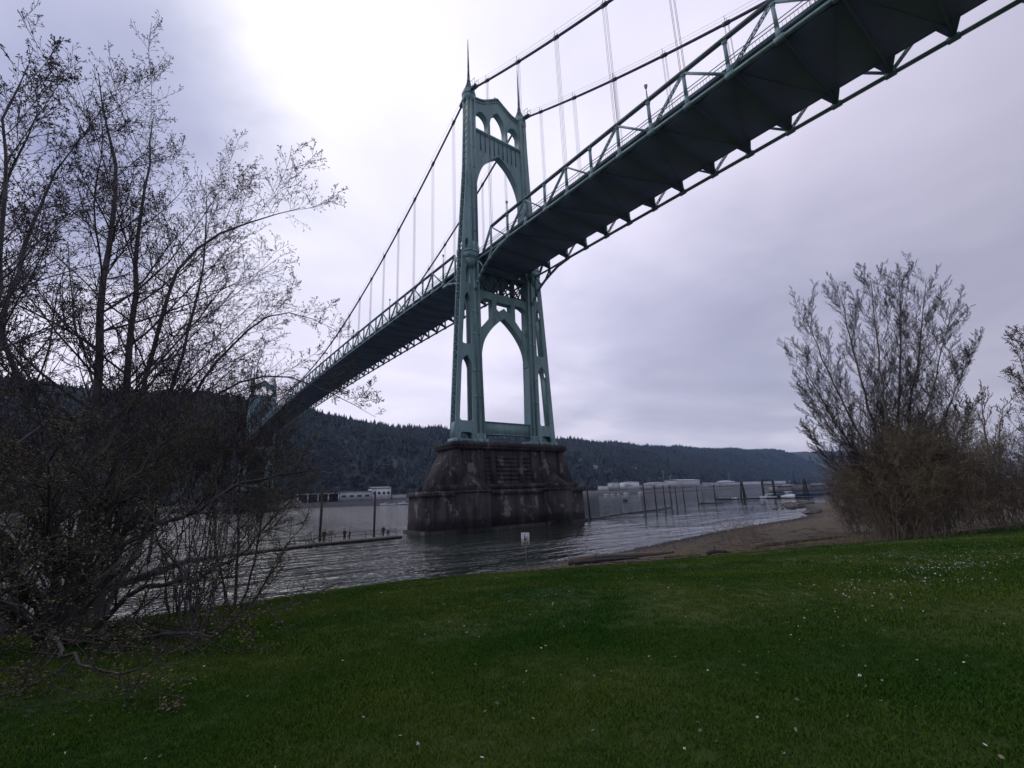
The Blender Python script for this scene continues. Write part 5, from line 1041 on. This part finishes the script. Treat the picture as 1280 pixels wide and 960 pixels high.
# ---------------------------------------------------------------- far bank buildings
def far_box(name,label,p0,p1,depth,z0,h_,wall='white',roof='greywall',cat='building',grp=None,gable=0,wins=0,winz=.55,open_bay=False,name2=None,band=False):
    a=Vector((*p0,z0));b=Vector((*p1,z0)); d=(b-a).normalized(); nv=Vector((-d.y,d.x,0)); L_=(b-a).length; t=thing(name,a.lerp(b,.5),label,cat,grp)
    P=lambda u,v,z: tuple(a+d*u+nv*v+Vector((0,0,z)))
    mb=MB()
    if open_bay:
        mb.add([P(u,v,z) for u in (0,L_) for v in (depth*.6,depth) for z in (0,h_*.86)],BOXF); mb.build('back_wall',M['dark'],t)
        for u in np.linspace(0,L_,5): MB().add([P(u+q,v,z) for q in (-.5,.5) for v in (0,1) for z in (0,h_*.86)],BOXF).build('column',M['white'],t)
    else:
        mb.add([P(u,v,z) for u in (0,L_) for v in (0,depth) for z in (0,h_)],BOXF); mb.build('wall',M[wall],t)
    z1=h_*.862 if open_bay else h_+.002; g=gable
    mb=MB(); V=[P(u,v,z) for u in (-.6,L_+.6) for (v,z) in ((-.6,z1),(depth/2,z1+max(g,.01)),(depth+.6,z1),(depth+.6,z1+.7),(depth/2,z1+g+.7),(-.6,z1+.7))]
    mb.add(V,[(0,1,4,5),(1,2,3,4),(6,11,10,7),(7,10,9,8),(5,4,10,11),(4,3,9,10),(0,6,7,1),(1,7,8,2),(0,5,11,6),(2,8,9,3)]); mb.build('roof',M[roof],t)
    for k in range(wins):
        u=L_*(k+.5)/wins; w_=L_/wins*.28; o=MB().add([P(q,v,z) for q in (u-w_,u+w_) for v in (-.12,.1) for z in (h_*(winz-.12),h_*(winz+.12))],BOXF).build('window',M['glass'],t)
    if band: MB().add([P(q,v,z) for q in (0,L_) for v in (-.15,-.01) for z in (h_*.0,h_*.25)],BOXF).build('base_band',M['greywall'],t)
    return t
far_box('open_shed','pale-roofed open shed with dark bays on the far shore, left end of the warehouses',(63,484),(101,462),24,6,10,roof='offwhite',open_bay=True)
far_box('warehouse','patchy white warehouse on the far shore between the open shed and the windowed one',(102,461),(133,449),22,6,9.5,'offwhite','greywall',wins=4,grp=None)
far_box('warehouse','white warehouse with a row of dark windows on the far shore left of the pier',(134,449),(155,446),22,6,12.5,'white','greywall',wins=4,winz=.6,gable=1.5)
far_box('shed','low white shed right of the windowed warehouse',(157,445),(176,444),12,6,5,'offwhite','greywall')
bg_='white storage tanks and sheds on the right far bank'
def tank(label,x,y,r_,h_,dome=0,mt='white',z0=6.5,logo=False):
    t=thing('storage_tank',(x,y,z0),label,'storage tank',bg_); c=lambda rr_:[(x+rr_*math.cos(q*math.pi/18),y+rr_*math.sin(q*math.pi/18)) for q in range(36)]
    MB().prism(c(r_),z0,z0+h_).build('shell',M[mt],t,False); mb=MB(); mb.prism(c(r_*1.01),z0+h_+.002,z0+h_+.4); 
    prof=[(1,0),(.8,.45),(.5,.8),(.2,.97),(.02,1)]
    for (a,b),(a2,b2) in zip(prof[:-1],prof[1:]): mb.prism(c(r_*a),z0+h_+.402+b*max(dome,.6),z0+h_+.4+b2*max(dome,.6),c(r_*a2))
    mb.build('roof',M['offwhite'],t)
    ang=math.atan2(CAM[1]-y,CAM[0]-x)
    if logo:
        # cursive mark wrapped round the shell
        pts=[]; 
        for k in range(40):
            f=k/39
            if f<.45: a=.6+f/.45*5.2; u=-4+2.4*math.cos(a); v=2.2*math.sin(a)
            else: g=(f-.45)/.55; u=-2.2+g*8.4; v=-.2+1.1*math.sin(g*14)*(1-g*.4)
            A=ang+(u-1)/r_; pts.append((x+(r_+.12)*math.cos(A),y+(r_+.12)*math.sin(A),z0+h_*.62+v))
        MB().tube(pts,.42,5).build('painted_mark',M['blue'],t)
    # ladder/stair on the shell
    mb=MB()
    for k in range(12):
        A0=ang-.5+k*.05; A1=A0+.05; mb.beam((x+(r_+.4)*math.cos(A0),y+(r_+.4)*math.sin(A0),z0+h_*k/12),(x+(r_+.4)*math.cos(A1),y+(r_+.4)*math.sin(A1),z0+h_*(k+1)/12),.5,.25)
    mb.build('stair',M['greywall'],t)
    return t
far_box('shed','small white building left of the first tank on the far bank',(521,461),(534,459),10,6.5,8,'white','greywall',grp=bg_)
tank('plain white tank left of the marked one on the far bank',556,467,9.5,11.5,1,'offwhite')
tank('large white tank bearing a dark cursive mark on the far bank',596,466,16.5,12.6,1.2,logo=True)
far_box('shed','low grey-white shed between the marked tank and the next one',(613,446),(630,444),14,6.5,7.5,'offwhite','greywall',grp=bg_)
tank('broad flat pale tank right of the low shed on the far bank',663,462,21,10.5,1.5,'offwhite'); 
far_box('warehouse','large plain white warehouse, biggest block on the right far bank',(712,446),(792,454),30,6.5,14,'offwhite','white',grp=bg_,gable=1.5)
for k,(x,y,w_,h_) in enumerate([(815,456,26,6),(850,462,20,9),(878,468,22,9),(915,474,24,8)]): far_box('shed',['low dark-roofed shed right of the biggest white block','first of two pale sheds left of the domed tank','second of two pale sheds left of the domed tank','wide pale shed directly behind the domed tank'][k],(x-w_/2,y),(x+w_/2,y+4),16,6.5,h_,'offwhite','greywall',grp=bg_)
tank('domed pale tank in mid distance above the piles',960,498,24,8,5,'offwhite')
for k,(x0,y0,x1,y1,h_) in enumerate([(1010,500,1100,530,9),(1150,545,1300,580,10),(1330,590,1500,640,10),(1540,660,1760,720,12),(1800,735,2150,810,12)]): far_box('warehouse',['white warehouse just right of the domed tank','first long white warehouse in the distant row','second long white warehouse in the distant row','third long white warehouse in the distant row','farthest long white warehouse, next to the thicket'][k],(x0,y0),(x1,y1),30,6.5,h_,'white' if k%2 else 'offwhite','greywall',grp=bg_)
# small houses on the wooded slope
hl=['small pale house on the wooded slope above the moored white boats','second small pale house on the slope above the moored white boats','small pale house among trees above the marked tank','small white house on the slope above the biggest white block','small pale house on the slope above the domed tank','small pale house highest on the slope right of the pier']
for k,(x,u) in enumerate([(560,.10),(600,.13),(720,.12),(860,.10),(1150,.10),(760,.2)]):
    y,z=hillz(np.array([float(x)]),np.array([u])); y=float(y[0]);z=float(z[0])+3; far_box('house',hl[k],(x,y),(x+14,y-2),9,z,7,'offwhite','greywall',grp='houses on the far slope',gable=2.5,wins=3)
# crane masts on the far bank
for k,(x,y,h_) in enumerate([(700,470,34),(735,480,24),(1020,520,30)]):
    t=thing('crane_mast',(x,y,6.5),['slim tall lattice mast left of the biggest white block','shorter lattice mast with a crosspiece above the biggest white block','slim lattice mast near the domed tank'][k],'mast','masts on the far bank'); MB().beam((x,y,6.5),(x,y,6.5+h_),1.0,1.0,(0,1,0),.5,.5).build('tower',M['greywall'],t); MB().beam((x-6,y,4+h_),(x+6,y+2,7+h_),.6,.6).build('jib',M['greywall'],t)
# park shelter sign at the right edge
x,y=-14.5,-75.6; z=float(hgt(x,y)); t=thing('park_sign',(x,y,z),'small pale-topped wooden park sign on two posts at the right picture edge','sign')
for d_ in (-.5,.5): MB().beam((x,y+d_,z-.2),(x,y+d_,z+1.9),.12,.12,(1,0,0)).build('post',M['wood'],t)
MB().beam((x,y-.7,z+1.5),(x,y+.7,z+1.5),.08,.7).build('panel',M['wood'],t); MB().beam((x,y-.85,z+2.02),(x,y+.85,z+2.02),.5,.1).build('top_board',M['offwhite'],t)
# ---------------------------------------------------------------- haze
mh=bpy.data.materials.new('river_haze'); mh.use_nodes=True; t=mh.node_tree; t.nodes.remove(t.nodes['Principled BSDF']); pv=t.nodes.new('ShaderNodeVolumePrincipled'); pv.inputs['Color'].default_value=(.40,.62,1,1); pv.inputs['Density'].default_value=.00008; pv.inputs['Anisotropy'].default_value=.1
t.links.new(pv.outputs[0],t.nodes['Material Output'].inputs['Volume'])
o=MB().box(-6000,10000,-4500,7000,-6,262).build('haze',mh); tag(o,kind='stuff')
